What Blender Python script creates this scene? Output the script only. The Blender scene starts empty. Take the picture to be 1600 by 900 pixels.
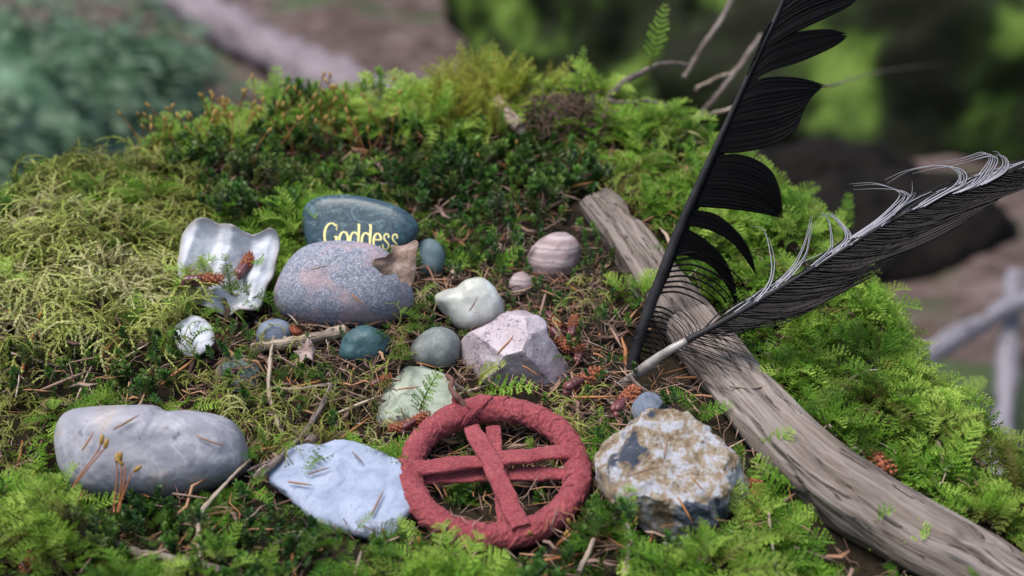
import bpy, math, random
import numpy as np
from mathutils import Vector, Matrix

random.seed(7); rng = np.random.default_rng(11)
scene = bpy.context.scene
col = scene.collection
CM = 0.01                                            # everything below is written in centimetres

# ------------------------------------------------------------------ camera
PITCH = math.radians(22.0); FPX = 2323.0
CAM = np.array([0.0, -55.0, 33.0])
FW = np.array([0.0, math.cos(PITCH), -math.sin(PITCH)])
UP = np.array([0.0, math.sin(PITCH), math.cos(PITCH)])
RT = np.array([1.0, 0.0, 0.0])
cd = bpy.data.cameras.new('camera'); cam = bpy.data.objects.new('camera', cd); col.objects.link(cam)
cam.location = CAM * CM
cam.rotation_euler = (math.radians(90) - PITCH, 0, 0)
cd.sensor_width = 36.0; cd.lens = 36.0 * FPX / 1600.0
cd.clip_start = 0.02; cd.clip_end = 500.0
cd.dof.use_dof = True; cd.dof.focus_distance = 0.652; cd.dof.aperture_fstop = 7.2
scene.camera = cam

# ------------------------------------------------------------------ sky, sun, exposure
SUN_EL, SUN_AZ = math.radians(70), math.radians(-115)   # azimuth from +y (away from the camera) towards +x
world = bpy.data.worlds.new('World'); scene.world = world; world.use_nodes = True
wn = world.node_tree
sky = wn.nodes.new('ShaderNodeTexSky'); sky.sky_type = 'NISHITA'; sky.sun_disc = False
sky.sun_elevation = SUN_EL; sky.sun_rotation = SUN_AZ; sky.air_density = 1.2; sky.dust_density = 2.5
wn.links.new(sky.outputs['Color'], wn.nodes['Background'].inputs['Color'])
wn.nodes['Background'].inputs['Strength'].default_value = 0.074
sd = bpy.data.lights.new('sun', 'SUN'); sun = bpy.data.objects.new('sun', sd); col.objects.link(sun)
sd.energy = 1.5; sd.angle = math.radians(32); sd.color = (1.0, 0.965, 0.915)
sdir = Vector((math.sin(SUN_AZ) * math.cos(SUN_EL), math.cos(SUN_AZ) * math.cos(SUN_EL), math.sin(SUN_EL)))
sun.rotation_euler = sdir.to_track_quat('Z', 'Y').to_euler(); sun.location = sdir * 3
scene.view_settings.view_transform = 'Standard'; scene.view_settings.look = 'None'
scene.view_settings.exposure = 1.45; scene.view_settings.gamma = 1.0
scene.render.engine = 'CYCLES'
scene.cycles.max_bounces = 6; scene.cycles.transparent_max_bounces = 6
scene.cycles.diffuse_bounces = 2; scene.cycles.glossy_bounces = 2; scene.cycles.transmission_bounces = 4
scene.cycles.use_denoising = True

# ------------------------------------------------------------------ maths helpers
def V(*a): return np.array(a, dtype=float)
def unit(v):
    v = np.asarray(v, float); return v / (np.linalg.norm(v, axis=-1, keepdims=True) + 1e-12)
def ray(px, py):
    px = np.asarray(px, float); py = np.asarray(py, float)
    return FW + ((px - 800) / FPX)[..., None] * RT - ((py - 450) / FPX)[..., None] * UP
def at(px, py, zc): return CAM + ray(px, py) * np.asarray(zc, float)[..., None]
def project(P):
    d = np.asarray(P, float) - CAM
    z = d @ FW
    return 800 + FPX * (d @ RT) / z, 450 - FPX * (d @ UP) / z, z

def _hash(i, j, k, s):
    h = (i * 374761393 + j * 668265263 + k * 2147483647 + s * 1274126177) & 0xFFFFFFFF
    h = ((h ^ (h >> 13)) * 1274126177) & 0xFFFFFFFF
    h = (h ^ (h >> 16)) & 0xFFFFFFFF
    return h / 4294967295.0
def vnoise(P, scale=1.0, seed=0):
    P = np.asarray(P, float) * scale
    I = np.floor(P).astype(np.int64); f = P - I; f = f * f * (3 - 2 * f)
    r = 0
    for a in (0, 1):
        for b in (0, 1):
            for c in (0, 1):
                w = (f[..., 0] if a else 1 - f[..., 0]) * (f[..., 1] if b else 1 - f[..., 1]) * (f[..., 2] if c else 1 - f[..., 2])
                r = r + w * _hash(I[..., 0] + a, I[..., 1] + b, I[..., 2] + c, seed)
    return r * 2 - 1
def fbm(P, scale=1.0, oct=3, seed=0):
    r = 0; a = 1.0
    for o in range(oct):
        r = r + a * vnoise(P, scale * 2 ** o, seed + o * 17); a *= 0.5
    return r

def smooth_line(pts, n=60, closed=False):
    pts = np.asarray(pts, float)
    if closed: p = np.vstack([pts[-1], pts, pts[0], pts[1]])
    else: p = np.vstack([2 * pts[0] - pts[1], pts, 2 * pts[-1] - pts[-2]])
    m = len(p) - 3; out = []
    ts = np.linspace(0, m, n, endpoint=not closed)
    for t in ts:
        i = min(int(t), m - 1); u = t - i
        a, b, c, d = p[i], p[i + 1], p[i + 2], p[i + 3]
        out.append(0.5 * ((2 * b) + (-a + c) * u + (2 * a - 5 * b + 4 * c - d) * u * u + (-a + 3 * b - 3 * c + d) * u ** 3))
    return np.array(out)
def in_poly(px, py, poly):
    poly = np.asarray(poly, float); px = np.asarray(px); py = np.asarray(py)
    r = np.zeros(px.shape, bool); j = len(poly) - 1
    for i in range(len(poly)):
        xi, yi = poly[i]; xj, yj = poly[j]
        c = ((yi > py) != (yj > py)) & (px < (xj - xi) * (py - yi) / (yj - yi + 1e-12) + xi)
        r ^= c; j = i
    return r

# ------------------------------------------------------------------ the mound as a height field
SLOPE, Z0 = 0.268, 2.5
sil = [(-260, 440), (-120, 385), (0, 350), (80, 300), (230, 228), (420, 185), (600, 170), (730, 150), (900, 165), (1050, 190),
       (1130, 235), (1230, 310), (1330, 400), (1370, 480), (1410, 590), (1500, 660), (1570, 735), (1640, 790), (1720, 900), (1760, 1050)]
def plane_hit(px, py):
    d = ray(px, py)                                   # z = Z0 + SLOPE*y
    t = (Z0 + SLOPE * CAM[1] - CAM[2]) / (d[2] - SLOPE * d[1])
    return CAM + d * t
edge = np.array([plane_hit(*p)[:2] for p in sil])
edge = np.vstack([edge, [24, -22], [0, -26], [-30, -24], [-48, -10]])
GX = np.arange(-75, 70.01, 0.6); GY = np.arange(-60, 95.01, 0.6)
gx, gy = np.meshgrid(GX, GY)
def poly_dist(x, y, poly):
    d = np.full(x.shape, 1e9)
    for i in range(len(poly)):
        a = poly[i]; b = poly[(i + 1) % len(poly)]; ab = b - a
        t = np.clip(((x - a[0]) * ab[0] + (y - a[1]) * ab[1]) / (ab @ ab), 0, 1)
        d = np.minimum(d, np.hypot(x - a[0] - t * ab[0], y - a[1] - t * ab[1]))
    return d
pd_ = poly_dist(gx, gy, edge); inside = in_poly(gx, gy, edge)
sdist = np.where(inside, -pd_, pd_)
g3 = np.stack([gx, gy, gx * 0], -1)
gz = Z0 + SLOPE * gy
dd = np.maximum(sdist + 1.5, 0)
gz = gz - 2.6 * (np.sqrt(dd * dd + 9) - 3)
hb = plane_hit(110, 470)
gz += 1.6 * np.exp(-(((gx - hb[0]) / 7) ** 2 + ((gy - hb[1]) / 6) ** 2))
gz += 0.75 * fbm(g3, 0.16, 2, 3) * np.clip(0.4 + np.abs(gx) / 25, 0.4, 1) + 0.32 * fbm(g3, 0.5, 3, 9)
gz = np.maximum(gz, -76)
def ground_z(x, y):
    fx = np.clip((np.asarray(x, float) - GX[0]) / 0.6, 0, len(GX) - 1.001); fy = np.clip((np.asarray(y, float) - GY[0]) / 0.6, 0, len(GY) - 1.001)
    i = fx.astype(int); j = fy.astype(int); u = fx - i; v = fy - j
    return gz[j, i] * (1 - u) * (1 - v) + gz[j, i + 1] * u * (1 - v) + gz[j + 1, i] * (1 - u) * v + gz[j + 1, i + 1] * u * v
def ground_n(x, y, e=0.9):
    dx = (ground_z(x + e, y) - ground_z(x - e, y)) / (2 * e); dy = (ground_z(x, y + e) - ground_z(x, y - e)) / (2 * e)
    return unit(np.stack([-dx, -dy, np.ones_like(dx)], -1))
def hit(px, py, lift=0.0):
    d = ray(px, py); t = np.arange(42, 130, 0.1)
    P = CAM + t[:, None] * d
    k = np.argmax(P[:, 2] < ground_z(P[:, 0], P[:, 1]))
    tt = t[k] if P[k, 2] < ground_z(P[k, 0], P[k, 1]) else 88.0
    p = CAM + d * tt
    return p - unit(d) * lift
def depth(px, py): return float((hit(px, py) - CAM) @ FW)

# ------------------------------------------------------------------ mesh helpers
def tag(o, label=None, cat=None, group=None, kind=None):
    if label: o['label'] = label
    if cat: o['category'] = cat
    if group: o['group'] = group
    if kind: o['kind'] = kind
    return o
ORG = {}
def empty(name, origin, label=None, cat=None, group=None):
    o = bpy.data.objects.new(name, None); col.objects.link(o); o.empty_display_size = 0.01
    o.location = Vector(np.asarray(origin) * CM); ORG[o.name] = np.asarray(origin, float)
    return tag(o, label, cat, group)
def raw_mesh(name, verts, faces, smooth=True):
    me = bpy.data.meshes.new(name)
    verts = np.asarray(verts, np.float32)
    if isinstance(faces, np.ndarray):
        n = faces.shape[1]; me.vertices.add(len(verts)); me.vertices.foreach_set('co', verts.ravel())
        me.loops.add(faces.size); me.loops.foreach_set('vertex_index', faces.astype(np.int32).ravel())
        me.polygons.add(len(faces)); me.polygons.foreach_set('loop_start', np.arange(len(faces), dtype=np.int32) * n)
        me.update(calc_edges=True); me.validate()
    else:
        me.from_pydata(verts.tolist(), [], [list(f) for f in faces]); me.update()
    if smooth: me.polygons.foreach_set('use_smooth', np.ones(len(me.polygons), bool))
    return me
def attr(me, name, data):
    data = np.asarray(data, np.float32)
    if data.ndim == 1:
        a = me.attributes.new(name, 'FLOAT', 'POINT'); a.data.foreach_set('value', data)
    else:
        a = me.attributes.new(name, 'FLOAT_VECTOR', 'POINT'); a.data.foreach_set('vector', data.ravel())
def obj(name, verts, faces, mat, parent=None, origin=None, smooth=True, attrs=None):
    verts = np.asarray(verts, float)
    if origin is None: origin = ORG[parent.name] if parent is not None else np.array([*(verts[:, :2].mean(0)), verts[:, 2].min()])
    me = raw_mesh(name, (verts - origin) * CM, faces, smooth)
    if attrs:
        for k, a in attrs.items(): attr(me, k, a)
    me.materials.append(mat)
    o = bpy.data.objects.new(name, me); col.objects.link(o); ORG[o.name] = np.asarray(origin, float)
    if parent is not None:
        o.parent = parent; o.location = Vector((origin - ORG[parent.name]) * CM)
    else: o.location = Vector(np.asarray(origin) * CM)
    return o
def grid_faces(nu, nv, wrap_u=False, wrap_v=False):
    f = []
    for i in range(nu if wrap_u else nu - 1):
        for j in range(nv if wrap_v else nv - 1):
            a = i * nv + j; b = ((i + 1) % nu) * nv + j; c = ((i + 1) % nu) * nv + (j + 1) % nv; d = i * nv + (j + 1) % nv
            f.append((a, b, c, d))
    return f
def frames(path):
    path = np.asarray(path, float); T = unit(np.gradient(path, axis=0))
    n = np.cross(T[0], V(0.13, 0.2, 0.97)); n = unit(n); N = []
    for t in T:
        n = unit(n - t * (n @ t)); N.append(n)
    N = np.array(N); return T, N, np.cross(T, N)
def tube(path, rad, sides=8, rough=0.0, seed=0, rscale=3.0, flat=(1, 1)):
    path = np.asarray(path, float); n = len(path); rad = np.broadcast_to(np.asarray(rad, float), (n,))
    T, N, B = frames(path); a = np.linspace(0, 2 * math.pi, sides, endpoint=False)
    P = path[:, None] + rad[:, None, None] * (np.cos(a)[None, :, None] * N[:, None] * flat[0] + np.sin(a)[None, :, None] * B[:, None] * flat[1])
    if rough:
        dn = unit(P - path[:, None]); P = P + dn * (rough * rad[:, None] * fbm(P, rscale, 2, seed))[..., None]
    s = np.concatenate([[0], np.cumsum(np.linalg.norm(np.diff(path, axis=0), axis=1))])
    uvw = np.stack([np.broadcast_to(s[:, None], (n, sides)), np.cos(a)[None] * rad[:, None], np.sin(a)[None] * rad[:, None]], -1)
    verts = P.reshape(-1, 3); faces = grid_faces(n, sides, False, True)
    faces.append(tuple(range(sides))[::-1]); faces.append(tuple((n - 1) * sides + k for k in range(sides)))
    return verts, faces, uvw.reshape(-1, 3)

# ------------------------------------------------------------------ material helpers
class M:
    def __init__(s, name, rough=0.8, spec=0.3):
        s.m = bpy.data.materials.new(name); s.m.use_nodes = True; s.t = s.m.node_tree
        s.b = s.t.nodes['Principled BSDF']; s.b.inputs['Roughness'].default_value = rough
        s.b.inputs['Specular IOR Level'].default_value = spec
        s._c = None
    def n(s, typ, **kw):
        nd = s.t.nodes.new(typ)
        for k, v in kw.items(): setattr(nd, k, v)
        return nd
    def set(s, sock, v):
        if hasattr(v, 'is_output') or isinstance(v, bpy.types.NodeSocket): s.t.links.new(v, sock)
        else: sock.default_value = v
    def coord(s, scale=(1, 1, 1), attr=None):
        mp = s.n('ShaderNodeMapping')
        if attr:
            a = s.n('ShaderNodeAttribute', attribute_name=attr); src = a.outputs['Vector']; k = 1.0
        else:
            src = s.n('ShaderNodeTexCoord').outputs['Object']; k = 100.0
        s.t.links.new(src, mp.inputs['Vector']); mp.inputs['Scale'].default_value = [q * k for q in scale]
        return mp.outputs['Vector']
    def noise(s, scale, detail=4, rough=0.55, vec=None, dist=0.0):
        nd = s.n('ShaderNodeTexNoise'); s.set(nd.inputs['Vector'], vec if vec is not None else s.coord())
        nd.inputs['Scale'].default_value = scale; nd.inputs['Detail'].default_value = detail
        nd.inputs['Roughness'].default_value = rough; nd.inputs['Distortion'].default_value = dist
        return nd.outputs['Fac']
    def vor(s, scale, vec=None, feature='F1', out='Distance'):
        nd = s.n('ShaderNodeTexVoronoi', feature=feature); s.set(nd.inputs['Vector'], vec if vec is not None else s.coord())
        nd.inputs['Scale'].default_value = scale; return nd.outputs[out]
    def wave(s, scale, dist, detail=2, dscale=1.0, vec=None, direction='X'):
        nd = s.n('ShaderNodeTexWave', bands_direction=direction); s.set(nd.inputs['Vector'], vec if vec is not None else s.coord())
        nd.inputs['Scale'].default_value = scale; nd.inputs['Distortion'].default_value = dist
        nd.inputs['Detail'].default_value = detail; nd.inputs['Detail Scale'].default_value = dscale
        return nd.outputs['Fac']
    def ramp(s, fac, stops, mode='LINEAR'):
        r = s.n('ShaderNodeValToRGB'); cr = r.color_ramp; cr.interpolation = mode
        while len(cr.elements) < len(stops): cr.elements.new(0.5)
        for e, (p, c) in zip(cr.elements, stops):
            e.position = p; e.color = (*c, 1) if not isinstance(c, (int, float)) else (c, c, c, 1)
        s.t.links.new(fac, r.inputs['Fac']); return r.outputs['Color']
    def mix(s, fac, a, b, mode='MIX'):
        nd = s.n('ShaderNodeMix', data_type='RGBA', blend_type=mode)
        s.set(nd.inputs[0], fac)
        for i, v in ((6, a), (7, b)): s.set(nd.inputs[i], (*v, 1) if isinstance(v, tuple) and len(v) == 3 else v)
        return nd.outputs[2]
    def math(s, op, a, b=0.5):
        nd = s.n('ShaderNodeMath', operation=op); s.set(nd.inputs[0], a); s.set(nd.inputs[1], b); return nd.outputs[0]
    def color(s, c): s.set(s.b.inputs['Base Color'], (*c, 1) if isinstance(c, tuple) and len(c) == 3 else c); return s
    def bump(s, h, strength=0.3, dist=0.05):
        nd = s.n('ShaderNodeBump'); nd.inputs['Strength'].default_value = strength; nd.inputs['Distance'].default_value = dist * CM
        s.set(nd.inputs['Height'], h)
        cur = s.b.inputs['Normal']
        if cur.is_linked: s.t.links.new(cur.links[0].from_socket, nd.inputs['Normal'])
        s.t.links.new(nd.outputs['Normal'], cur); return s

def leafy(name, stops, trans=0.35, rough=0.55, spec=0.25, brown=(0.10, 0.065, 0.02)):
    k = M(name, rough, spec)
    a = k.n('ShaderNodeAttribute', attribute_name='tint').outputs['Fac']
    big = k.noise(0.35, 2, 0.5)
    f = k.math('ADD', k.math('MULTIPLY', a, 0.75), k.math('MULTIPLY', k.math('SUBTRACT', big, 0.3), 0.6))
    c = k.ramp(f, stops)
    ag = k.n('ShaderNodeAttribute', attribute_name='age').outputs['Fac']
    c = k.mix(ag, c, brown)
    k.color(c)
    tr = k.n('ShaderNodeBsdfTranslucent'); k.t.links.new(c, tr.inputs['Color'])
    mx = k.n('ShaderNodeMixShader'); mx.inputs[0].default_value = trans
    out = k.t.nodes['Material Output']
    k.t.links.new(k.b.outputs[0], mx.inputs[1]); k.t.links.new(tr.outputs[0], mx.inputs[2]); k.t.links.new(mx.outputs[0], out.inputs['Surface'])
    return k.m

# ------------------------------------------------------------------ setting: mound soil, forest floor
def soil_mat():
    k = M('soil', 0.95, 0.15)
    n1 = k.noise(2.0, 6, 0.65); n2 = k.noise(9.0, 4, 0.6)
    c = k.mix(n2, k.ramp(n1, [(0.3, (0.012, 0.008, 0.006)), (0.55, (0.030, 0.020, 0.014)), (0.75, (0.06, 0.042, 0.03))]), (0.03, 0.024, 0.014))
    k.color(c).bump(n2, 0.8, 0.3); return k.m
SOIL = soil_mat()
mv = np.stack([gx, gy, gz], -1).reshape(-1, 3)
ni, nj = gx.shape
idx = np.arange(ni * nj).reshape(ni, nj)
mf = np.stack([idx[:-1, :-1], idx[:-1, 1:], idx[1:, 1:], idx[1:, :-1]], -1).reshape(-1, 4)
tag(obj('mound', mv, mf, SOIL, origin=V(0, 0, -76)), 'dark humus soil of the mossy mound under the stones', kind='structure')

def floor_mat():
    k = M('forest_floor_litter', 0.95, 0.1)
    n1 = k.noise(0.028, 4, 0.6); n2 = k.noise(0.16, 5, 0.65); n3 = k.noise(0.02, 2, 0.5, dist=0.4)
    c = k.ramp(n2, [(0.28, (0.03, 0.02, 0.017)), (0.48, (0.10, 0.07, 0.062)), (0.7, (0.20, 0.15, 0.145))])
    c = k.mix(k.ramp(n1, [(0.45, 0.0), (0.65, 0.8)]), c, (0.05, 0.032, 0.026))
    c = k.mix(k.ramp(n3, [(0.56, 0.0), (0.66, 0.75)]), c, (0.05, 0.085, 0.03))
    k.color(c).bump(n2, 0.8, 3.0); return k.m
def axis_spread():
    a = np.concatenate([np.arange(-500, 501, 8.0), 500 * 1.25 ** np.arange(1, 18)]); a = np.concatenate([-a[a > 500][::-1], a]); return a
ax = axis_spread(); fx, fy = np.meshgrid(ax, ax + 200)
fz = -74 + 3.5 * fbm(np.stack([fx, fy, fx * 0], -1), 0.03, 3, 21) + np.maximum(np.hypot(fx, fy - 100) - 700, 0) * 0.05
n_ = len(ax); idf = np.arange(n_ * n_).reshape(n_, n_)
ff = np.stack([idf[:-1, :-1], idf[:-1, 1:], idf[1:, 1:], idf[1:, :-1]], -1).reshape(-1, 4)
tag(obj('forest_floor', np.stack([fx, fy, fz], -1).reshape(-1, 3), ff, floor_mat(), origin=V(0, 0, -74)), 'brown leaf litter of the forest floor', kind='structure')
def floor_at(px, py, z=-73.0):
    d = ray(px, py); t = (z - CAM[2]) / d[2]; return CAM + d * t

# ================================================================== STONES
def outline_R(pts, centre):
    p = smooth_line(pts, 240, True)
    d = p - centre; th = np.arctan2(d[:, 1], d[:, 0]); r = np.hypot(d[:, 0], d[:, 1])
    o = np.argsort(th); th = th[o]; r = r[o]
    return lambda q: np.interp((q + math.pi) % (2 * math.pi) - math.pi, np.concatenate([th - 2 * math.pi, th, th + 2 * math.pi]), np.tile(r, 3))
FOOT = []                                             # (x, y, rx, ry) footprints that stay free of moss
STONE_PX = []                                         # (outline, depth)
class Body:
    """closed stone body swelling from an outline that stands in a plane with normal W"""
    def __init__(s, pts, zc=None, D=2.0, a=0.6, b=1.0, tilt=0.0, foot=None, yaw=0.0, back=1.0):
        pts = np.asarray(pts, float); s.px = pts
        if foot is None: foot = (pts[:, 0].mean(), pts[:, 1].max() - 4)
        if zc is None: zc = depth(*foot) + D * 0.45
        s.zc = zc; cp = pts.mean(0)
        s.U = RT * math.cos(yaw) + FW * math.sin(yaw)
        w0 = -FW * math.cos(yaw) + RT * math.sin(yaw)
        s.W = unit(w0 * math.cos(tilt) + UP * math.sin(tilt)); s.Vv = np.cross(s.W, s.U)
        s.C = at(cp[0], cp[1], zc)
        R = ray(pts[:, 0], pts[:, 1]); t = ((s.C - CAM) @ s.W) / (R @ s.W)
        Q = CAM + R * t[:, None] - s.C
        s.loc = np.stack([Q @ s.U, Q @ s.Vv], -1)
        s.c2 = s.loc.mean(0); s.R = outline_R(s.loc, s.c2); s.D, s.a, s.b, s.back = D, a, b, back
    def mesh(s, nt=100, nph=50, noise=(), planes=(), seed=0):
        th = np.linspace(-math.pi, math.pi, nt, endpoint=False)
        h = nph // 2; q = np.linspace(0.012, 1, h); q = 0.35 * q + 0.65 * np.sin(q * math.pi / 2)
        rho = np.concatenate([q, q[-2::-1]]); sg = np.concatenate([np.full(h, -1.0), np.full(h - 1, 1.0)]); nph = len(rho)
        T, F = np.meshgrid(th, rho); SG = np.repeat(sg[:, None], nt, 1)
        w = SG * s.D * np.sqrt(np.maximum(1 - F ** (2 / s.a), 0)) ** s.b
        w = np.where(w < 0, w * s.back, w)
        rr = s.R(T) * F
        P = s.C + (s.c2[0] + rr * np.cos(T))[..., None] * s.U + (s.c2[1] + rr * np.sin(T))[..., None] * s.Vv + w[..., None] * s.W
        cen = s.C + s.c2[0] * s.U + s.c2[1] * s.Vv
        for n, off in planes:                          # chipped or split faces: (u,v,w) normal and distance
            nn = unit(n[0] * s.U + n[1] * s.Vv + n[2] * s.W)
            d = (P - cen) @ nn; over = np.maximum(d - off, 0); P = P - over[..., None] * nn * 0.97
        for amp, sc, oc in noise:
            P = P + unit(P - cen) * (amp * fbm(P, sc, oc, seed))[..., None]
        s.last = P
        v = P.reshape(-1, 3); f = grid_faces(nph, nt, False, True)
        nv_ = len(v); v = np.vstack([v, v[:nt].mean(0), v[-nt:].mean(0)])
        f += [(nv_, k, (k + 1) % nt) for k in range(nt)] + [(nv_ + 1, (nph - 1) * nt + (k + 1) % nt, (nph - 1) * nt + k) for k in range(nt)]
        xy = v[:, :2]; c = (xy.max(0) + xy.min(0)) / 2; h = (xy.max(0) - xy.min(0)) / 2
        FOOT.append((c[0], c[1], h[0] * 0.88, h[1] * 0.88)); STONE_PX.append((s.px, s.zc))
        return v, f
    def front(s, px, py):
        """a point on the front surface under a pixel (no noise)"""
        out = []
        for x, y in zip(np.ravel(px), np.ravel(py)):
            w = s.D
            for _ in range(4):
                d = ray(x, y); t = ((s.C + w * s.W - CAM) @ s.W) / (d @ s.W); Q = CAM + d * t - s.C
                u, v = Q @ s.U - s.c2[0], Q @ s.Vv - s.c2[1]
                rho = min(np.hypot(u, v) / s.R(np.array([math.atan2(v, u)]))[0], 0.999)
                w = s.D * math.sin(math.acos(rho ** (1 / s.a))) ** s.b
            out.append(CAM + d * t)
        return np.array(out)
BODIES = {}
def stone(name, body, mat, label, cat='stone', **kw):
    BODIES[name] = body
    v, f = body.mesh(**kw)
    return tag(obj(name, v, f, mat), label, cat)

# --- materials of the stones
def m_granite():
    k = M('speckled_grey_granite', 0.7, 0.3)
    sp = k.vor(16, out='Color'); sp2 = k.noise(18, 3, 0.7); big = k.noise(0.55, 3, 0.6)
    sep = k.n('ShaderNodeSeparateColor'); k.t.links.new(sp, sep.inputs[0])
    c = k.ramp(sep.outputs[0], [(0.1, (0.13, 0.135, 0.17)), (0.45, (0.20, 0.21, 0.26)), (0.8, (0.26, 0.27, 0.325)), (0.97, (0.38, 0.375, 0.41))])
    pk = k.ramp(big, [(0.50, 0.0), (0.62, 0.6)])
    c = k.mix(pk, c, (0.40, 0.27, 0.27)); c = k.mix(k.ramp(sp2, [(0.32, 0.55), (0.42, 0.0)]), c, (0.08, 0.08, 0.10))
    k.color(c).bump(k.noise(16, 4, 0.7), 0.5, 0.05); return k.m
def m_plain(name, stops, scale=1.2, rough=0.6, bump=0.25, dots=None, vein=None, spec=0.4, bscale=10, detail=6, sss=0.0):
    k = M(name, rough, spec)
    c = k.ramp(k.noise(scale, detail, 0.62, dist=0.6), stops)
    if vein:
        vv = k.noise(vein[0], 5, 0.65, dist=0.5); vv = k.math('ABSOLUTE', k.math('SUBTRACT', vv, 0.5)); c = k.mix(k.ramp(vv, [(0.0, vein[2]), (0.035, 0.0)]), c, vein[1])
    if dots:
        d = k.noise(dots[0], 3, 0.6); c = k.mix(k.ramp(d, [(dots[2], 0.0), (dots[2] + 0.08, 0.85)]), c, dots[1])
    dn = k.noise(1.1, 6, 0.75, dist=.4); c = k.mix(k.ramp(dn, [(0.57, 0.0), (0.72, 0.55)]), c, (0.10, 0.08, 0.055)); sc_ = k.noise(7, 3, .8); c = k.mix(k.ramp(sc_, [(0.66, 0.0), (0.70, 0.7)]), c, (0.06, 0.045, 0.035))
    k.color(c)
    k.bump(k.noise(bscale, 5, 0.65), bump, 0.06)
    if sss:
        k.b.inputs['Subsurface Weight'].default_value = sss; k.b.inputs['Subsurface Radius'].default_value = (0.006, 0.005, 0.005)
        k.b.inputs['Subsurface Scale'].default_value = 1.0
    return k.m
def m_goddess():
    k = M('polished_dark_green_stone', 0.34, 0.3)
    v = k.coord((1.0, 1.0, 1.6)); w = k.noise(0.75, 5, 0.6, vec=v, dist=2.2); sp = k.noise(5, 5, 0.75)
    c = k.ramp(w, [(0.3, (0.015, 0.03, 0.05)), (0.42, (0.05, 0.095, 0.115)), (0.5, (0.02, 0.04, 0.06)), (0.58, (0.09, 0.16, 0.17)), (0.66, (0.03, 0.055, 0.075)), (0.8, (0.12, 0.19, 0.20))])
    c = k.mix(k.ramp(sp, [(0.45, 0.0), (0.62, 0.6)]), c, (0.015, 0.022, 0.035)); k.color(c)
    k.bump(sp, 0.05, 0.02); return k.m
def m_agate():
    k = M('weathered_chert_rock', 0.75, 0.3)
    n = k.noise(1.3, 7, 0.75, dist=0.4); n2 = k.noise(3.4, 6, 0.75); blue = k.noise(0.45, 4, 0.6)
    c = k.ramp(n, [(0.30, (0.13, 0.085, 0.05)), (0.42, (0.34, 0.24, 0.145)), (0.50, (0.48, 0.395, 0.295)), (0.54, (0.60, 0.59, 0.63)), (0.75, (0.68, 0.69, 0.75))])
    c = k.mix(k.ramp(n2, [(0.30, 0.75), (0.42, 0.0)]), c, (0.10, 0.06, 0.035))
    c = k.mix(k.ramp(blue, [(0.54, 0.0), (0.58, 0.95)]), c, (0.06, 0.075, 0.115)); k.color(c)
    k.bump(n2, 1.0, 0.4).bump(k.noise(11, 4, 0.7), 0.5, 0.06); return k.m

LONG = m_plain('grey_marbled_quartzite', [(0.30, (0.15, 0.15, 0.175)), (0.44, (0.225, 0.22, 0.25)), (0.53, (0.27, 0.262, 0.295)), (0.62, (0.30, 0.262, 0.24)), (0.72, (0.25, 0.235, 0.27))], 0.42, 0.5, 0.25,
               dots=(2.2, (0.10, 0.10, 0.12), 0.64), vein=(0.3, (0.45, 0.45, 0.49), 0.35), bscale=8)
SLATE = m_plain('chalky_blue_white_stone', [(0.3, (0.20, 0.235, 0.32)), (0.5, (0.29, 0.33, 0.43)), (0.7, (0.36, 0.40, 0.50))], 1.0, 0.85, 1.0, dots=(4.5, (0.26, 0.29, 0.36), 0.69), bscale=3.4, spec=0.2)
TEAL = m_plain('dark_teal_pebble_stone', [(0.3, (0.018, 0.045, 0.055)), (0.55, (0.035, 0.085, 0.095)), (0.75, (0.06, 0.12, 0.13))], 2.0, 0.5, 0.35, dots=(9, (0.015, 0.02, 0.025), 0.64))
TEALGREY = m_plain('slate_teal_pebble_stone', [(0.3, (0.07, 0.11, 0.12)), (0.6, (0.11, 0.16, 0.175)), (0.8, (0.15, 0.20, 0.21))], 1.6, 0.6, 0.2)
OLIVE = m_plain('grey_olive_pebble_stone', [(0.3, (0.10, 0.115, 0.11)), (0.55, (0.17, 0.185, 0.175)), (0.75, (0.25, 0.26, 0.24))], 2.4, 0.65, 0.3, dots=(10, (0.06, 0.065, 0.065), 0.62))
QUARTZ = m_plain('milky_quartz', [(0.3, (0.38, 0.38, 0.31)), (0.5, (0.52, 0.53, 0.50)), (0.7, (0.60, 0.62, 0.64))], 0.5, 0.28, 0.12, spec=0.5, sss=0.3, vein=(0.5, (0.45, 0.36, 0.24), 0.35))
def m_rose():
    k = M('rose_quartz', 0.4, 0.5)
    n = k.noise(0.7, 5, 0.6); d = k.noise(7, 4, 0.75); g = k.noise(1.2, 5, 0.7)
    c = k.ramp(n, [(0.3, (0.33, 0.25, 0.27)), (0.55, (0.42, 0.355, 0.38)), (0.75, (0.49, 0.45, 0.48))])
    c = k.mix(k.ramp(k.math('MULTIPLY', d, g), [(0.285, 0.0), (0.335, 0.85)]), c, (0.12, 0.10, 0.12)); k.color(c)
    k.b.inputs['Subsurface Weight'].default_value = 0.25; k.b.inputs['Subsurface Radius'].default_value = (0.006, 0.005, 0.005); k.b.inputs['Subsurface Scale'].default_value = 1.0
    k.bump(k.noise(2.2, 6, 0.7), 0.5, 0.2).bump(k.vor(3, feature='DISTANCE_TO_EDGE'), 0.15, 0.1); return k.m
PALEGREEN = m_plain('pale_green_soapstone', [(0.3, (0.19, 0.215, 0.16)), (0.5, (0.31, 0.345, 0.27)), (0.7, (0.40, 0.425, 0.36))], 0.9, 0.7, 0.5, dots=(5, (0.12, 0.13, 0.10), 0.66), bscale=5)
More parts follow.
